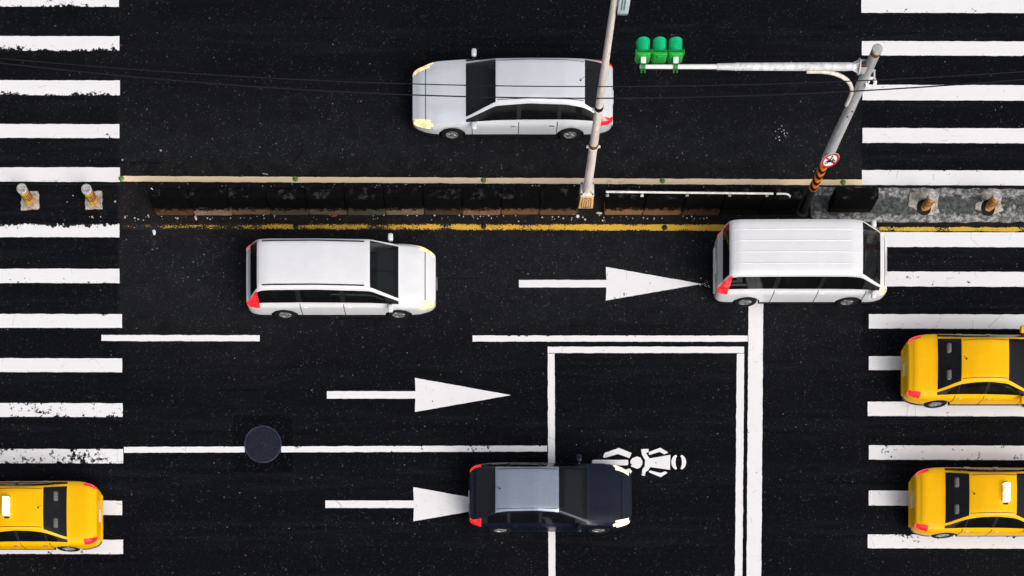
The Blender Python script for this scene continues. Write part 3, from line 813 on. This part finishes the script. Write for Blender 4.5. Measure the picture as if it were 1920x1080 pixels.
bm = bmesh.new(); box(bm, SX(1238.5) - .07, SX(1238.5) + .07, yb - .035, yb + .005, ZA + .08, ZA + .15, .01); obj('cable_gland', bm, M_SIGG, head)
bm = bmesh.new(); x = SX(1237); tube(bm, [(x + .09, -.02, ZA - .03), (x + .05, -.1, ZA - .05), (x - .01, -.17, ZA - .08), (x - .055, -.15, ZA - .06), (x - .04, -.03, ZA - .02)], .010, 6); obj('loose_cable', bm, M_HAZB, ts)
# backing board behind the head (dark)
bm = bmesh.new(); box(bm, SX(1190), SX(1286), yb + .03, yb + .045, z0 - .05, z0 - .004); obj('lower_shelf', bm, M_HAZB, head)

# no motorcycles sign
zs = 2.93
sg = thing('traffic_sign', 'round red and white no motorcycles sign clamped to the signal pole', 'sign', c0 + Vector((.03, -.175, zs)), R(14))
sg.rotation_euler = (R(-14), 0, R(12))
MF = Matrix.Rotation(R(90), 4, 'X')   # local xy -> xz, facing -y
bm = bmesh.new(); lathe(bm, [(0, -.004), (.236, -.004), (.24, 0), (.236, .004), (0, .004)], 40, MF); plate = obj('plate', bm, M_SIGNW, sg)
bm = bmesh.new(); lathe(bm, [(.175, .0055), (.234, .0055), (.234, .0075), (.175, .0075), (.175, .0055)], 40, MF); obj('red_ring', bm, M_RED, sg)
bm = bmesh.new(); w2 = .026
prism(bm, [(-.14 - w2 * .7, .14 - w2 * .7), (.14 - w2 * .7, -.14 - w2 * .7), (.14 + w2 * .7, -.14 + w2 * .7), (-.14 + w2 * .7, .14 + w2 * .7)], .0062, .0082, MF); obj('red_slash', bm, M_RED, sg)
bm = bmesh.new()
def disc(cx, cy, ro, ri):
    lathe(bm, [(ri, .0055), (ro, .0055), (ro, .0085), (ri, .0085)], 18, MF @ Matrix.Translation((cx, cy, 0)))
disc(-.095, -.045, .048, .026); disc(.095, -.045, .048, .026)
for poly in ([(-.10, -.04), (-.06, .0), (.03, -.01), (.07, .03), (.10, -.04), (.085, -.045), (.06, -.01), (.02, -.055), (-.05, -.055)],
             [(-.11, .02), (-.03, .025), (-.03, .0), (-.09, -.002)],
             [(-.045, .02), (.0, .105), (.03, .09), (.005, .03), (.04, -.02), (.02, -.035), (-.03, .0)],
             [(.005, .09), (.06, .04), (.085, .05), (.08, .035), (.055, .025), (.005, .065)],
             [(.06, .06), (.075, .07), (.10, -.03), (.09, -.04)]):
    prism(bm, poly, .0055, .0085, MF)
prism(bm, [(.03 + .03 * math.cos(2 * math.pi * i / 12), .125 + .03 * math.sin(2 * math.pi * i / 12)) for i in range(12)], .0055, .0085, MF)
obj('motorcycle_pictogram', bm, M_HAZB, sg)
bm = bmesh.new(); box(bm, -.03, .03, .006, .06, -.02, .02, .004); box(bm, -.15, .15, .006, .02, .06, .09, .003); obj('clamp', bm, M_GALV, sg)

# ------------------------------------------------------------------ overhead cables
def cable(label, pts, zmid, rad):
    pts = np.array(pts, float)
    mid = pts[np.argmax(pts[:, 1])]
    Y = (NY - mid[1]) * S * (1 - zmid / H)
    z = H - Y * (H / S) / (NY - pts[:, 1])
    X = (pts[:, 0] - NX) * S * (1 - z / H)
    co = np.polyfit(X, z, 2)
    bm = bmesh.new()
    tube(bm, [(x, Y, float(np.polyval(co, x))) for x in np.linspace(-22, 22, 60)], rad, 6)
    return tag(obj('overhead_cable', bm, M_BLACK), label, 'cable', 'thin cables strung over the far carriageway')
cable('thin black cable across the silver car, nearer the top of the photo', [(110, 120), (267, 131), (417, 141), (620, 150), (860, 160), (1150, 163), (1300, 162), (1620, 150)], 8.6, .0115)
cable('thin black cable across the silver car, nearer the median', [(0, 120), (107, 128), (267, 145), (417, 158), (640, 172), (850, 181), (1050, 184), (1310, 182), (1600, 172), (1750, 161)], 8.3, .0145)

# ------------------------------------------------------------------ strap and litter
bm = bmesh.new()
pts = [(478, 322), (490, 325), (503, 328), (520, 327), (538, 320), (552, 309), (562, 297), (570, 281)]
tube(bm, [P(x, y) + Vector((0, 0, .016 + .05 * math.sin(i * .9) ** 2)) for i, (x, y) in enumerate(pts)], .011, 6)
st = tag(obj('strap', bm, M_BLACK), 'curled thin black strap lying just above the cream line', 'strap')
bm = bmesh.new(); tube(bm, [P(493, 327) + Vector((0, 0, .05)), P(503, 329) + Vector((0, 0, .06))], .012, 6); obj('buckle', bm, M_GALV, st)
def scrap(name, px, py, ax, ay, az, rot, mat, label, cat, seed, group='scraps lying along the median'):
    bm = bmesh.new()
    bmesh.ops.create_icosphere(bm, subdivisions=2, radius=1)
    for v in bm.verts:
        k = 1 + .35 * mnoise.noise(v.co * 1.7 + Vector((seed * 3.1, 0, 0)))
        v.co = Vector((v.co.x * ax * k, v.co.y * ay * k, max(-.2, v.co.z) * az * k + az * .2))
    o = obj(name, bm, mat, None); o.location = P(px, py); o.location.z = .005; o.rotation_euler = (0, 0, R(rot))
    return tag(o, label, cat, group)
M_PAPER = simple('white_paper', (.82, .82, .80), .8, .2, 0, .1)
M_TANP = simple('tan_card', (.62, .46, .36), .8, .2, 0, .3)
M_REDP = simple('red_wrapper', (.5, .03, .02), .5, .4, 0, .2)
M_STONE = simple('pale_stone', (.5, .45, .38), .85, .2, 0, .4)
scrap('paper_scrap', 289, 436, .05, .075, .03, 8, M_PAPER, 'white crumpled paper ball on the road below the long barrier', 'litter', 1)
scrap('card_scrap', 367, 408.5, .035, .075, .02, 20, M_TANP, 'tan scrap of card at the foot of the long barrier', 'litter', 2)
scrap('wrapper', 627, 405, .08, .02, .015, 5, M_REDP, 'thin red wrapper at the foot of the long barrier', 'litter', 3)
scrap('stone', 1083, 406, .05, .05, .04, 40, M_PAPER, 'white angular stone below the lamp post pedestal', 'stone', 4, 'stones below the lamp post')
scrap('stone', 1076, 399, .07, .06, .05, 10, M_STONE, 'beige chunk of rubble beside the lamp post pedestal', 'stone', 5, 'stones below the lamp post')
scrap('stone', 1123, 400, .09, .03, .04, -5, M_STONE, 'long beige chunk between lamp pedestal and railed barrier', 'stone', 6, 'stones below the lamp post')
# tiny crumbs nobody would count
bm = bmesh.new()
def crumb(px, py, s):
    r_ = bmesh.ops.create_icosphere(bm, subdivisions=1, radius=s)
    o_ = P(px, py)
    for v in r_['verts']:
        v.co = Vector((v.co.x * random.uniform(.6, 1.3), v.co.y * random.uniform(.6, 1.3), abs(v.co.z) * .6)) + o_ + Vector((0, 0, .005))
for _ in range(85):
    x = random.uniform(232, 1500); crumb(x, random.gauss(409, 3.2), random.uniform(.008, .026))
for x, y in ((126, 379), (216, 378), (168, 407), (173, 407), (189, 407), (278, 404), (333, 410), (334, 409), (494, 404), (515, 405), (720, 404), (764, 404), (815, 404), (861, 404), (916, 405), (944, 405), (967, 405), (1056, 410), (1097, 412), (1130, 414), (137, 367), (230, 300), (302, 283)):
    crumb(x, y, random.uniform(.016, .032))
for _ in range(90):
    crumb(random.uniform(0, 1920), random.uniform(0, 1080), random.uniform(.006, .014))
for _ in range(60):
    crumb(random.uniform(232, 1500), random.uniform(344, 352), random.uniform(.006, .02))
tag(obj('gravel', bm, M_STONE, smooth=False), 'loose pale crumbs scattered over the road', kind='stuff')

# ------------------------------------------------------------------ vehicles
def interp(pts, x, sm=0.0):
    xs = [p[0] for p in pts]; ys = [p[1] for p in pts]
    if sm <= 0: return float(np.interp(x, xs, ys))
    o = np.linspace(-2, 2, 17); w = np.exp(-o * o / 2)
    return float((np.interp(x + o * sm, xs, ys) * w).sum() / w.sum())

def build_car(name, label, loc, rz, paint, sp, group=None, cat='car'):
    L, W, Hc = sp['L'], sp['W'], sp['H']
    root = thing(name, label, cat, loc, rz, group)
    xc, xh = sp['cowl'], sp['header']            # windscreen base and top
    rh, rb = sp['rheader'], sp['rbase']          # rear window top and base
    zsill = .22
    wheels = sp['wheels']; Rw = sp.get('Rw', .31); Ra = Rw + .055
    seams = sp['seams']
    xs = set(np.round(np.arange(-L / 2 + .2, L / 2 - .2, .04), 4))
    for e in (.0, .01, .03, .06, .1, .15): xs |= {round(-L / 2 + e, 4), round(L / 2 - e, 4)}
    for q in wheels:
        for a in np.linspace(0, math.pi, 15): xs.add(round(q + Ra * math.cos(a), 4))
        xs |= {round(q - Ra - .004, 4), round(q + Ra + .004, 4)}
    fixed = [xc, xh, rh, rb] + [x for s_ in seams for x in (s_ - .011, s_ + .011)] + [x for a, b in sp['panes'] for x in (a, b)] + [sp['head'][0], sp['tail'][1], sp['hoodseam'] - .011, sp['hoodseam'] + .011]
    xs = sorted(x for x in xs if all(abs(x - f) > .016 for f in fixed)) + [round(f, 4) for f in fixed]
    xs = sorted(set(xs))
    zB = lambda x: interp(sp['belt'], x, .08)
    def section(x):
        dE = min(x + L / 2, L / 2 - x)
        front = x > 0
        zb = zB(x)
        zt = max(interp(sp['prof'], x, sp.get('sm', .07)), zb + .025)
        rnd, dep = sp['roundf'] if front else sp['roundr']
        tt = max(0, 1 - dE / rnd)
        wm = W / 2 * (1 - dep * tt ** 2.2)
        wb = wm - .045
        t = max(0, min(1, (zt - zb - .03) / (Hc - zb - .03)))
        wr = (wb - .055) * (1 - t) + sp['wr'] * (1 - .25 * dep * tt ** 2.2) * t
        e = .15
        f = math.sqrt(max(0, 1 - (1 - min(1, dE / e)) ** 2))
        kz, kw = .80 + .20 * f, .90 + .10 * f
        zs = zsill
        for q in wheels:
            if abs(x - q) < Ra: zs = max(zs, Rw + math.sqrt(Ra ** 2 - (x - q) ** 2))
        if dE < .4: zs = max(zs, zsill + .06 * (1 - dE / .4))
        crown = sp.get('crown', .05) * (wr / .6)
        pts = []; 
        NR = 7
        for i in range(NR + 1):                       # roof, centre to edge
            u = i / NR
            uu = [0, .18, .36, .53, .68, .82, .93, 1][i]
            y = wr * uu
            z = zt + (.016 * (.4, .1, 0, .35, 1, .25, 0, 0)[i] * max(0, min(1, (x - xc - .05) / .3, (L / 2 - .25 - x) / .3))) - crown * (uu ** 2) * .6 - (.035 * t + .012) * max(0, (uu - .8) / .2) ** 2
            pts.append((y, z))
        ye, ze = pts[-1]
        for u in (.10, .36, .62, .88, 1.0):           # glass band
            bul = .02 * math.sin(math.pi * u) * t
            pts.append((ye + (wb - ye) * u + bul, ze + (zb - ze) * u))
        zmid = max(zs + .05, .56)
        lo = [(wm - .012, zb - .05), (wm, zb - .13), (wm + .004, (zb + zmid) / 2 - .02), (wm, zmid), (wm - .006, zs + (zmid - zs) * .5), (wm - .03, zs)]
        pts += lo
        pts.append((wm - .2, zs + .005)); pts.append((0, zs + .01))
        zc = .52
        if dE < e: pts = [(y * kw, zc + (z - zc) * kz) for y, z in pts]
        return pts
    secs = [section(x) for x in xs]
    NV = len(secs[0])
    iR, iG, iL = 7, 12, 18           # vertex index: roof edge, belt, sill
    groups = {}
    def put(key, quad): groups.setdefault(key, []).append(quad)
    hoodx = sp['hoodseam']
    for i in range(len(xs) - 1):
        xm = (xs[i] + xs[i + 1]) / 2
        seam = any(abs(xm - s_) < .012 for s_ in seams)
        for k in range(NV - 1):
            for sd in (1, -1):
                q = [(i, k, sd), (i + 1, k, sd), (i + 1, k + 1, sd), (i, k + 1, sd)]
                if sd > 0: q = q[::-1]
                key = ('body',)
                if k < iR:
                    if xh > xm > xc or xc > xm > xh: key = ('windscreen',) if k < iR - 1 else ('body',)
                    elif min(rh, rb) < xm < max(rh, rb): key = ('rear_window',) if k < iR - 1 else ('body',)
                    elif abs(xm - hoodx) < .012: key = ('gap',)
                    elif xc < xm < hoodx and k < iR - 1: key = ('hood',)
                    elif xm < rb and k < iR - 1 and rb + L / 2 > .25 and xm > -L / 2 + .15: key = ('boot_lid',)
                    elif rh < xm < xh: key = ('roof',)
                    if k == iR - 1 and xm > sp['head'][0] + .12 and xm < L / 2 - .07: key = ('headlight', sd)
                elif k < iG:
                    if xm > sp['head'][0] + .03 * (iG - k) and xm < L / 2 - .05: key = ('headlight', sd)
                    elif xm < sp['tail'][1] and sp['tail'][0] <= 0 and xm > -L / 2 + .02: key = ('tail_light', sd)
                    else:
                        for pi, (a, b) in enumerate(sp['panes']):
                            zt_ = secs[i][iR][1] - secs[i][iG][1]; z2 = secs[i + 1][iR][1] - secs[i + 1][iG][1]
                            if a < xm < b and iR + 1 <= k < iG - 1: key = ('side_window', sd, pi)
                        if key[0] == 'body' and xc - .5 < 99 and rb < xm < xc and iR + 1 <= k < iG - 1: key = ('pillar',)
                elif k < iL:
                    if k < iG + 2 and xm > sp['head'][0] + .06 + .08 * (k - iG) and xm < L / 2 - .04: key = ('headlight', sd)
                    elif k < iG + 2 and xm < sp['tail'][1]: key = ('tail_light', sd)
                    elif seam and k < iL - 1: key = ('gap',)
                    elif k == iL - 1: key = ('sill',)
                    else:
                        for di in range(len(seams) - 1):
                            if seams[di] < xm < seams[di + 1]: key = ('door', sd, di)
                else: key = ('under',)
                put(key, q)
    mats = {'body': paint, 'windscreen': M_GLASS, 'rear_window': M_TINT, 'side_window': M_TINT, 'hood': paint, 'roof': sp.get('roofmat', paint), 'boot_lid': paint, 'door': paint, 'gap': M_SEAM, 'sill': M_TRIM, 'under': M_UNDER, 'pillar': M_TRIM, 'headlight': sp.get('headmat', M_HEAD), 'tail_light': M_TAIL}
    def mesh(keys, mat_list):
        bm = bmesh.new(); vm = {}
        for mi, key in enumerate(keys):
            for q in groups.get(key, []):
                vs = []
                for i, k, sd in q:
                    y, z = secs[i][k]; kk = (i, k, sd if y > 1e-6 else 0)
                    if kk not in vm: vm[kk] = bm.verts.new((xs[i], y * sd, z))
                    if vm[kk] not in vs: vs.append(vm[kk])
                if len(vs) >= 3:
                    try:
                        f = bm.faces.new(vs); f.material_index = mi
                    except ValueError: pass
        return bm
    # body with gaps, sill, pillars and end caps
    bm = mesh([('body',), ('gap',), ('sill',), ('pillar',)], None)
    for i in (0, len(xs) - 1):
        ring = [(y, z) for y, z in secs[i]][:iL + 1]
        full = [(-y, z) for y, z in ring[::-1]] + ring[1:]
        vs = [bm.verts.new((xs[i], y, z)) for y, z in full]
        cc = bm.verts.new((xs[i] + (.02 if i else -.02), 0, .5))
        for a, b in zip(vs, vs[1:]): bm.faces.new((cc, a, b) if i else (cc, b, a))
        bm.faces.new((cc, vs[-1], vs[0]) if i else (cc, vs[0], vs[-1]))
    body = obj('body', bm, [paint, M_SEAM, M_TRIM, M_TRIM], root)
    obj('underbody', mesh([('under',)], None), M_UNDER, root)
    for nm in ('hood', 'roof', 'boot_lid', 'windscreen', 'rear_window'):
        if (nm,) in groups: 
            o = obj(nm, mesh([(nm,)], None), mats[nm], root)
            if nm == 'windscreen': wsO = o
            if nm == 'roof': rfO = o
    doors = {}
    for key in sorted(groups, key=str):
        if key[0] == 'door': doors[key[1:]] = obj('door', mesh([key], None), paint, root)
    for key in sorted(groups, key=str):
        if key[0] in ('side_window', 'headlight', 'tail_light'):
            if key[0] == 'side_window' and len(groups[key]) < 2: continue
            par = root
            if key[0] == 'side_window':
                xm = sum(sp['panes'][key[2]]) / 2
                for di in range(len(seams) - 1):
                    if seams[di] < xm < seams[di + 1] and (key[1], di) in doors: par = doors[(key[1], di)]
            obj('window' if key[0] == 'side_window' else key[0], mesh([key], None), mats[key[0]], par)
    # door handles
    for (sd, di), dO in doors.items():
        xm = seams[di] + .14
        bm = bmesh.new(); zz_ = zB(xm) - .11; yy_ = (W / 2) * sd
        box(bm, xm - .07, xm + .07, yy_ - .012, yy_ + .022, zz_ - .014, zz_ + .014, .006); obj('handle', bm, M_CHROME if sp.get('chrome') else paint, dO)
    # mirrors
    for sd in (1, -1):
        xm = sp['mirror']; zz_ = zB(xm) + .07
        bm = bmesh.new(); box(bm, xm - .07, xm + .07, sd * (W / 2 + .09) - .10, sd * (W / 2 + .09) + .10, zz_ - .06, zz_ + .07, .045, 3)
        mo = obj('mirror', bm, paint, root)
        bm = bmesh.new(); box(bm, xm - .03, xm + .04, min(sd * (W / 2 - .08), sd * (W / 2 + .02)), max(sd * (W / 2 - .08), sd * (W / 2 + .02)), zz_ - .04, zz_ - .005, .01); obj('stalk', bm, M_TRIM, mo)
    # wipers lie along the windscreen base
    def zscreen(x, y):
        i = min(range(len(xs)), key=lambda j: abs(xs[j] - x))
        sc_ = secs[i][:iR + 1]; return float(np.interp(abs(y), [p[0] for p in sc_], [p[1] for p in sc_]))
    for y0 in (.08, -.52):
        bm = bmesh.new(); a = (xc - .05, y0); b = (xc - .16, y0 + .48)
        tube(bm, [(a[0] + (b[0] - a[0]) * f, a[1] + (b[1] - a[1]) * f, zscreen(a[0] + (b[0] - a[0]) * f, a[1] + (b[1] - a[1]) * f) + .014) for f in (0, .25, .5, .75, 1)], .008, 5)
        obj('wiper', bm, M_TRIM, root)
    # bumpers, grille, plates
    bm = bmesh.new(); box(bm, L / 2 - .01, L / 2 + .028, -W * .28, W * .28, .42, .58, .02); obj('grille', bm, M_TRIM, root)
    bm = bmesh.new(); box(bm, L / 2 + .012, L / 2 + .034, -.17, .17, .33, .41, .004); obj('number_plate', bm, M_PLATE, root)
    bm = bmesh.new(); box(bm, -L / 2 - .034, -L / 2 - .012, -.17, .17, .55, .64, .004); obj('number_plate', bm, M_PLATE, root)
    bm = bmesh.new(); box(bm, -L / 2 - .035, -L / 2 + .06, -W * .36, W * .36, .32, .46, .03, 3); obj('bumper', bm, sp.get('bumpmat', paint), root)
    # wheels
    wm_bm = bmesh.new()
    prof = [(.18, -.095), (Rw - .03, -.10), (Rw - .006, -.085), (Rw, -.06), (Rw, .06), (Rw - .006, .085), (Rw - .03, .10), (.18, .095)]
    for q in wheels:
        for sd in (1, -1):
            Mx = Matrix.Translation((q, sd * (W / 2 - .125), Rw)) @ Matrix.Rotation(R(90) * sd, 4, 'X')
            bm = bmesh.new(); lathe(bm, prof, 28, Mx); wO = obj('wheel', bm, M_TYRE, root)
            bm = bmesh.new(); Mo = Matrix.Translation((q, sd * (W / 2 - .125), Rw)) @ Matrix.Rotation(-R(90) * sd, 4, 'X')
            lathe(bm, [(.205, .06), (.2, .088), (.175, .085), (.165, .04), (.02, .03), (0, .03)], 24, Mo)
            for k in range(5): box(bm, .03, .18, -.022, .022, .05, .085, .008, 1, Mo @ Matrix.Rotation(2 * math.pi * k / 5, 4, 'Z'))
            lathe(bm, [(.06, .05), (.05, .09), (0, .095)], 12, Mo)
            obj('rim', bm, M_RIM, wO)
    # cabin
    bm = bmesh.new(); box(bm, xc - .62, xc - .02, -W / 2 + .16, W / 2 - .16, .62, zB(xc) - .04, .05, 3); obj('dashboard', bm, M_DASH, root)
    for rowx in sp['seats']:
        for y in (.36, -.36):
            bm = bmesh.new(); box(bm, rowx - .26, rowx + .26, y - .25, y + .25, .40, .58, .06, 3)
            box(bm, -.09, .09, y - .24, y + .24, 0, .56, .06, 3, Matrix.Translation((rowx - .27, 0, .52)) @ Matrix.Rotation(R(-12), 4, 'Y'))
            box(bm, -.06, .06, y - .13, y + .13, .57, .76, .04, 3, Matrix.Translation((rowx - .27, 0, .50)) @ Matrix.Rotation(R(-12), 4, 'Y'))
            obj('seat', bm, M_SEAT, root)
    bm = bmesh.new(); tube(bm, [(.18 * math.cos(a), .18 * math.sin(a), 0) for a in np.linspace(0, 2 * math.pi, 25)], .014, 6, False)
    for v in bm.verts: v.co = Matrix.Translation((xc - .72, .36, .84)) @ Matrix.Rotation(R(-62), 4, 'Y') @ v.co
    obj('steering_wheel', bm, M_TRIM, root)
    bm = bmesh.new(); box(bm, -L / 2 + .3, xc - .1, -W / 2 + .12, W / 2 - .12, .36, .39); obj('cabin_floor', bm, M_DASH, root)
    # roof furniture
    zroof = lambda x: interp(sp['prof'], x, .07)
    if sp.get('grooves'):
        for sd in (1, -1):
            bm = bmesh.new(); y = sd * (sp['wr'] - .07)
            tube(bm, [(x, y, zscreen(x, y) + .012) for x in np.linspace(rh + .15, xh - .15, 14)], .018, 6); obj('roof_rail', bm, M_TRIM, root)
    elif not sp.get('ribs'):
        for sd in (1, -1):
            bm = bmesh.new(); y = sd * (sp['wr'] - .055)
            tube(bm, [(x, y, zscreen(x, y) - .001) for x in np.linspace(rh + .03, xh - .03, 16)], .009, 6); obj('roof_moulding', bm, M_TRIM, root)
    if sp.get('ribs'):
        for y in sp['ribs']:
            bm = bmesh.new(); tube(bm, [(x, y, zscreen(x, y) + .002) for x in np.linspace(rh + .12, xh - .12, 14)], .012, 6); obj('roof_rib', bm, paint, rfO)
    if sp.get('antenna'):
        x = rh + .12; bm = bmesh.new(); lathe(bm, [(.028, 0), (.02, .02), (.008, .03)], 10, Matrix.Translation((x, 0, zscreen(x, 0) - .004))); tube(bm, [(x, 0, zscreen(x, 0) + .02), (x - .14, 0, zscreen(x, 0) + .22)], .005, 6); obj('antenna', bm, M_TRIM, root)
    if sp.get('taxi') is not None:
        x = sp['taxi']; zz_ = zscreen(x, 0)
        bm = bmesh.new(); box(bm, x - .09, x + .09, -.26, .26, zz_ + .012, zz_ + .15, .03, 3); ro = obj('roof_sign', bm, M_TAXIL, root)
        bm = bmesh.new(); box(bm, x - .07, x + .07, -.30, .30, zz_ - .012, zz_ + .013, .004); obj('sign_base', bm, M_TRIM, ro)
    return root

def shift(pts, dx): return [(x + dx, z) for x, z in pts]
HATCH = dict(L=4.15, W=1.74, H=1.47, wr=.585, cowl=.92, header=.18, rheader=-1.42, rbase=-1.86, mirror=.72,
    prof=[(-2.1, .62), (-2.02, .90), (-1.86, 1.03), (-1.42, 1.38), (-1.1, 1.445), (-.4, 1.47), (.18, 1.40), (.92, .965), (1.5, .87), (1.9, .76), (2.08, .62)],
    belt=[(-2.08, .86), (-1.2, .94), (0, .91), (.95, .88), (1.6, .80), (2.08, .62)],
    wheels=[-1.28, 1.27], seams=[-1.05, -.28, .78], panes=[(-1.62, -1.12), (-1.04, -.32), (-.24, .62)], head=(1.55, 2.05), tail=(-2.07, -1.78), hoodseam=1.82, roundf=(.75, .20), roundr=(.6, .14), seats=[-.0, -.9], antenna=True)
SEDAN = dict(L=4.55, W=1.74, H=1.46, wr=.565, cowl=.98, header=.28, rheader=-.98, rbase=-1.52, mirror=.80,
    prof=[(-2.3, .60), (-2.22, .92), (-2.1, 1.0), (-1.52, 1.03), (-.98, 1.36), (-.6, 1.44), (-.2, 1.46), (.28, 1.38), (.98, .965), (1.6, .88), (2.1, .76), (2.28, .62)],
    belt=[(-2.28, .90), (-1.4, .95), (0, .91), (1, .89), (1.7, .81), (2.28, .62)],
    wheels=[-1.35, 1.36], seams=[-1.02, -.22, .86], panes=[(-1.25, -1.0), (-.96, -.26), (-.18, .70)], head=(1.78, 2.25), tail=(-2.27, -1.95), hoodseam=2.02, roundf=(.75, .20), roundr=(.6, .15), seats=[.05, -.85], antenna=True, chrome=True)
WAGON = dict(L=4.95, W=1.80, H=1.50, wr=.575, cowl=1.15, header=.42, rheader=-1.75, rbase=-2.2, mirror=.95,
    prof=[(-2.5, .62), (-2.4, .95), (-2.2, 1.04), (-1.75, 1.36), (-1.3, 1.46), (-.4, 1.50), (.42, 1.42), (1.15, .97), (1.8, .88), (2.3, .74), (2.48, .60)],
    belt=[(-2.48, .88), (-1.4, .94), (0, .92), (1.2, .89), (1.9, .80), (2.48, .60)],
    wheels=[-1.45, 1.5], seams=[-1.1, -.15, 1.0], panes=[(-1.95, -1.18), (-1.1, -.2), (-.1, .84)], head=(1.92, 2.44), tail=(-2.46, -2.1), hoodseam=2.15, roundf=(.8, .2), roundr=(.6, .14), seats=[.15, -.85], antenna=True, chrome=True, grooves=False)
MPV = dict(L=4.7, W=1.74, H=1.68, wr=.655, cowl=1.45, header=.78, rheader=-1.98, rbase=-2.2, mirror=1.25,
    prof=[(-2.36, .62), (-2.3, 1.0), (-2.2, 1.16), (-1.98, 1.60), (-1.7, 1.66), (-.5, 1.68), (.78, 1.60), (1.45, 1.08), (1.9, .95), (2.2, .82), (2.36, .64)],
    belt=[(-2.35, .95), (-1, .98), (.5, .96), (1.5, .94), (2.0, .84), (2.35, .64)],
    wheels=[-1.45, 1.42], seams=[-1.0, .08, 1.28], panes=[(-2.02, -1.06), (-.94, .02), (.14, 1.12)], head=(1.85, 2.32), tail=(-2.34, -2.0), hoodseam=2.1, roundf=(.7, .18), roundr=(.4, .08), seats=[.45, -.5, -1.35], grooves=True)
VAN = dict(L=4.3, W=1.72, H=1.86, wr=.735, cowl=1.88, header=1.28, rheader=-1.98, rbase=-2.08, mirror=1.72,
    prof=[(-2.16, .7), (-2.12, 1.1), (-2.08, 1.4), (-1.98, 1.76), (-1.75, 1.84), (0, 1.86), (1.0, 1.85), (1.28, 1.78), (1.88, 1.12), (2.05, .96), (2.15, .70)],
    belt=[(-2.15, 1.0), (-1, 1.03), (.5, 1.02), (1.8, 1.0), (2.05, .88), (2.15, .72)],
    wheels=[-1.35, 1.25], seams=[-.75, .35, 1.55], panes=[(-1.9, -.82), (-.70, .30), (.40, 1.42)], head=(1.82, 2.12), tail=(-2.14, -1.9), hoodseam=2.02, roundf=(.5, .12), roundr=(.3, .05), seats=[.85, -.1, -1.0], ribs=[-.45, -.15, .15, .45], crown=.03, sm=.05)
def stretch(sp, k):
    q = dict(sp)
    for n in ('L', 'cowl', 'header', 'rheader', 'rbase', 'mirror', 'hoodseam'): q[n] = sp[n] * k
    for n in ('prof', 'belt'): q[n] = [(x * k, z) for x, z in sp[n]]
    for n in ('wheels', 'seams', 'seats'): q[n] = [x * k for x in sp[n]]
    q['panes'] = [(a * k, b * k) for a, b in sp['panes']]
    q['head'] = (sp['head'][0] * k, sp['head'][1] * k); q['tail'] = (sp['tail'][0] * k, sp['tail'][1] * k)
    return q
def at(xa, yc):
    p_ = P(xa, yc); return (p_.x, p_.y, 0.0)
MID = lambda a, b: (a + b) / 2
build_car('estate_car', 'silver car with dark side windows, alone on the far carriageway', at(960, 206), math.pi, PAINT_SILVER, dict(stretch(WAGON, 1.10), headmat=M_HEADW))
build_car('minivan', 'white people carrier with dark roof rails and glowing red tail lights', at(645, 543), 0, PAINT_WHITE, dict(stretch(MPV, 1.09), headmat=M_HEADW), 'white vans beside the median', 'van')
build_car('minivan', 'tall boxy white van standing over the wide stop line', at(1492, 520), 0, PAINT_WHITE, dict(stretch(VAN, 1.08), headmat=M_HEADW), 'white vans beside the median', 'van')
build_car('hatchback', 'black hatchback with pale sky reflection painted on its roof and lit headlights beside the painted motorcycle symbol', at(1030, 944), 0, PAINT_BLACK, dict(stretch(HATCH, 1.06), roofmat=PAINT_SKYROOF))
TX = 'yellow taxis on the crossings'
build_car('taxi', 'yellow taxi with a bright white roof sign, on the crossing past the motorcycle symbol', at(1852, 953), 0, PAINT_YELLOW, dict(SEDAN, taxi=-.05), TX, 'taxi')
build_car('taxi', 'yellow taxi on the crossing directly ahead of the waiting box, nearer the white van', at(1838, 709), 0, PAINT_YELLOW, SEDAN, TX, 'taxi')
build_car('taxi', 'yellow taxi cut off by the frame, red lights towards the manhole cover', at(44, 978), math.pi, PAINT_YELLOW, dict(SEDAN, taxi=-.05), TX, 'taxi')
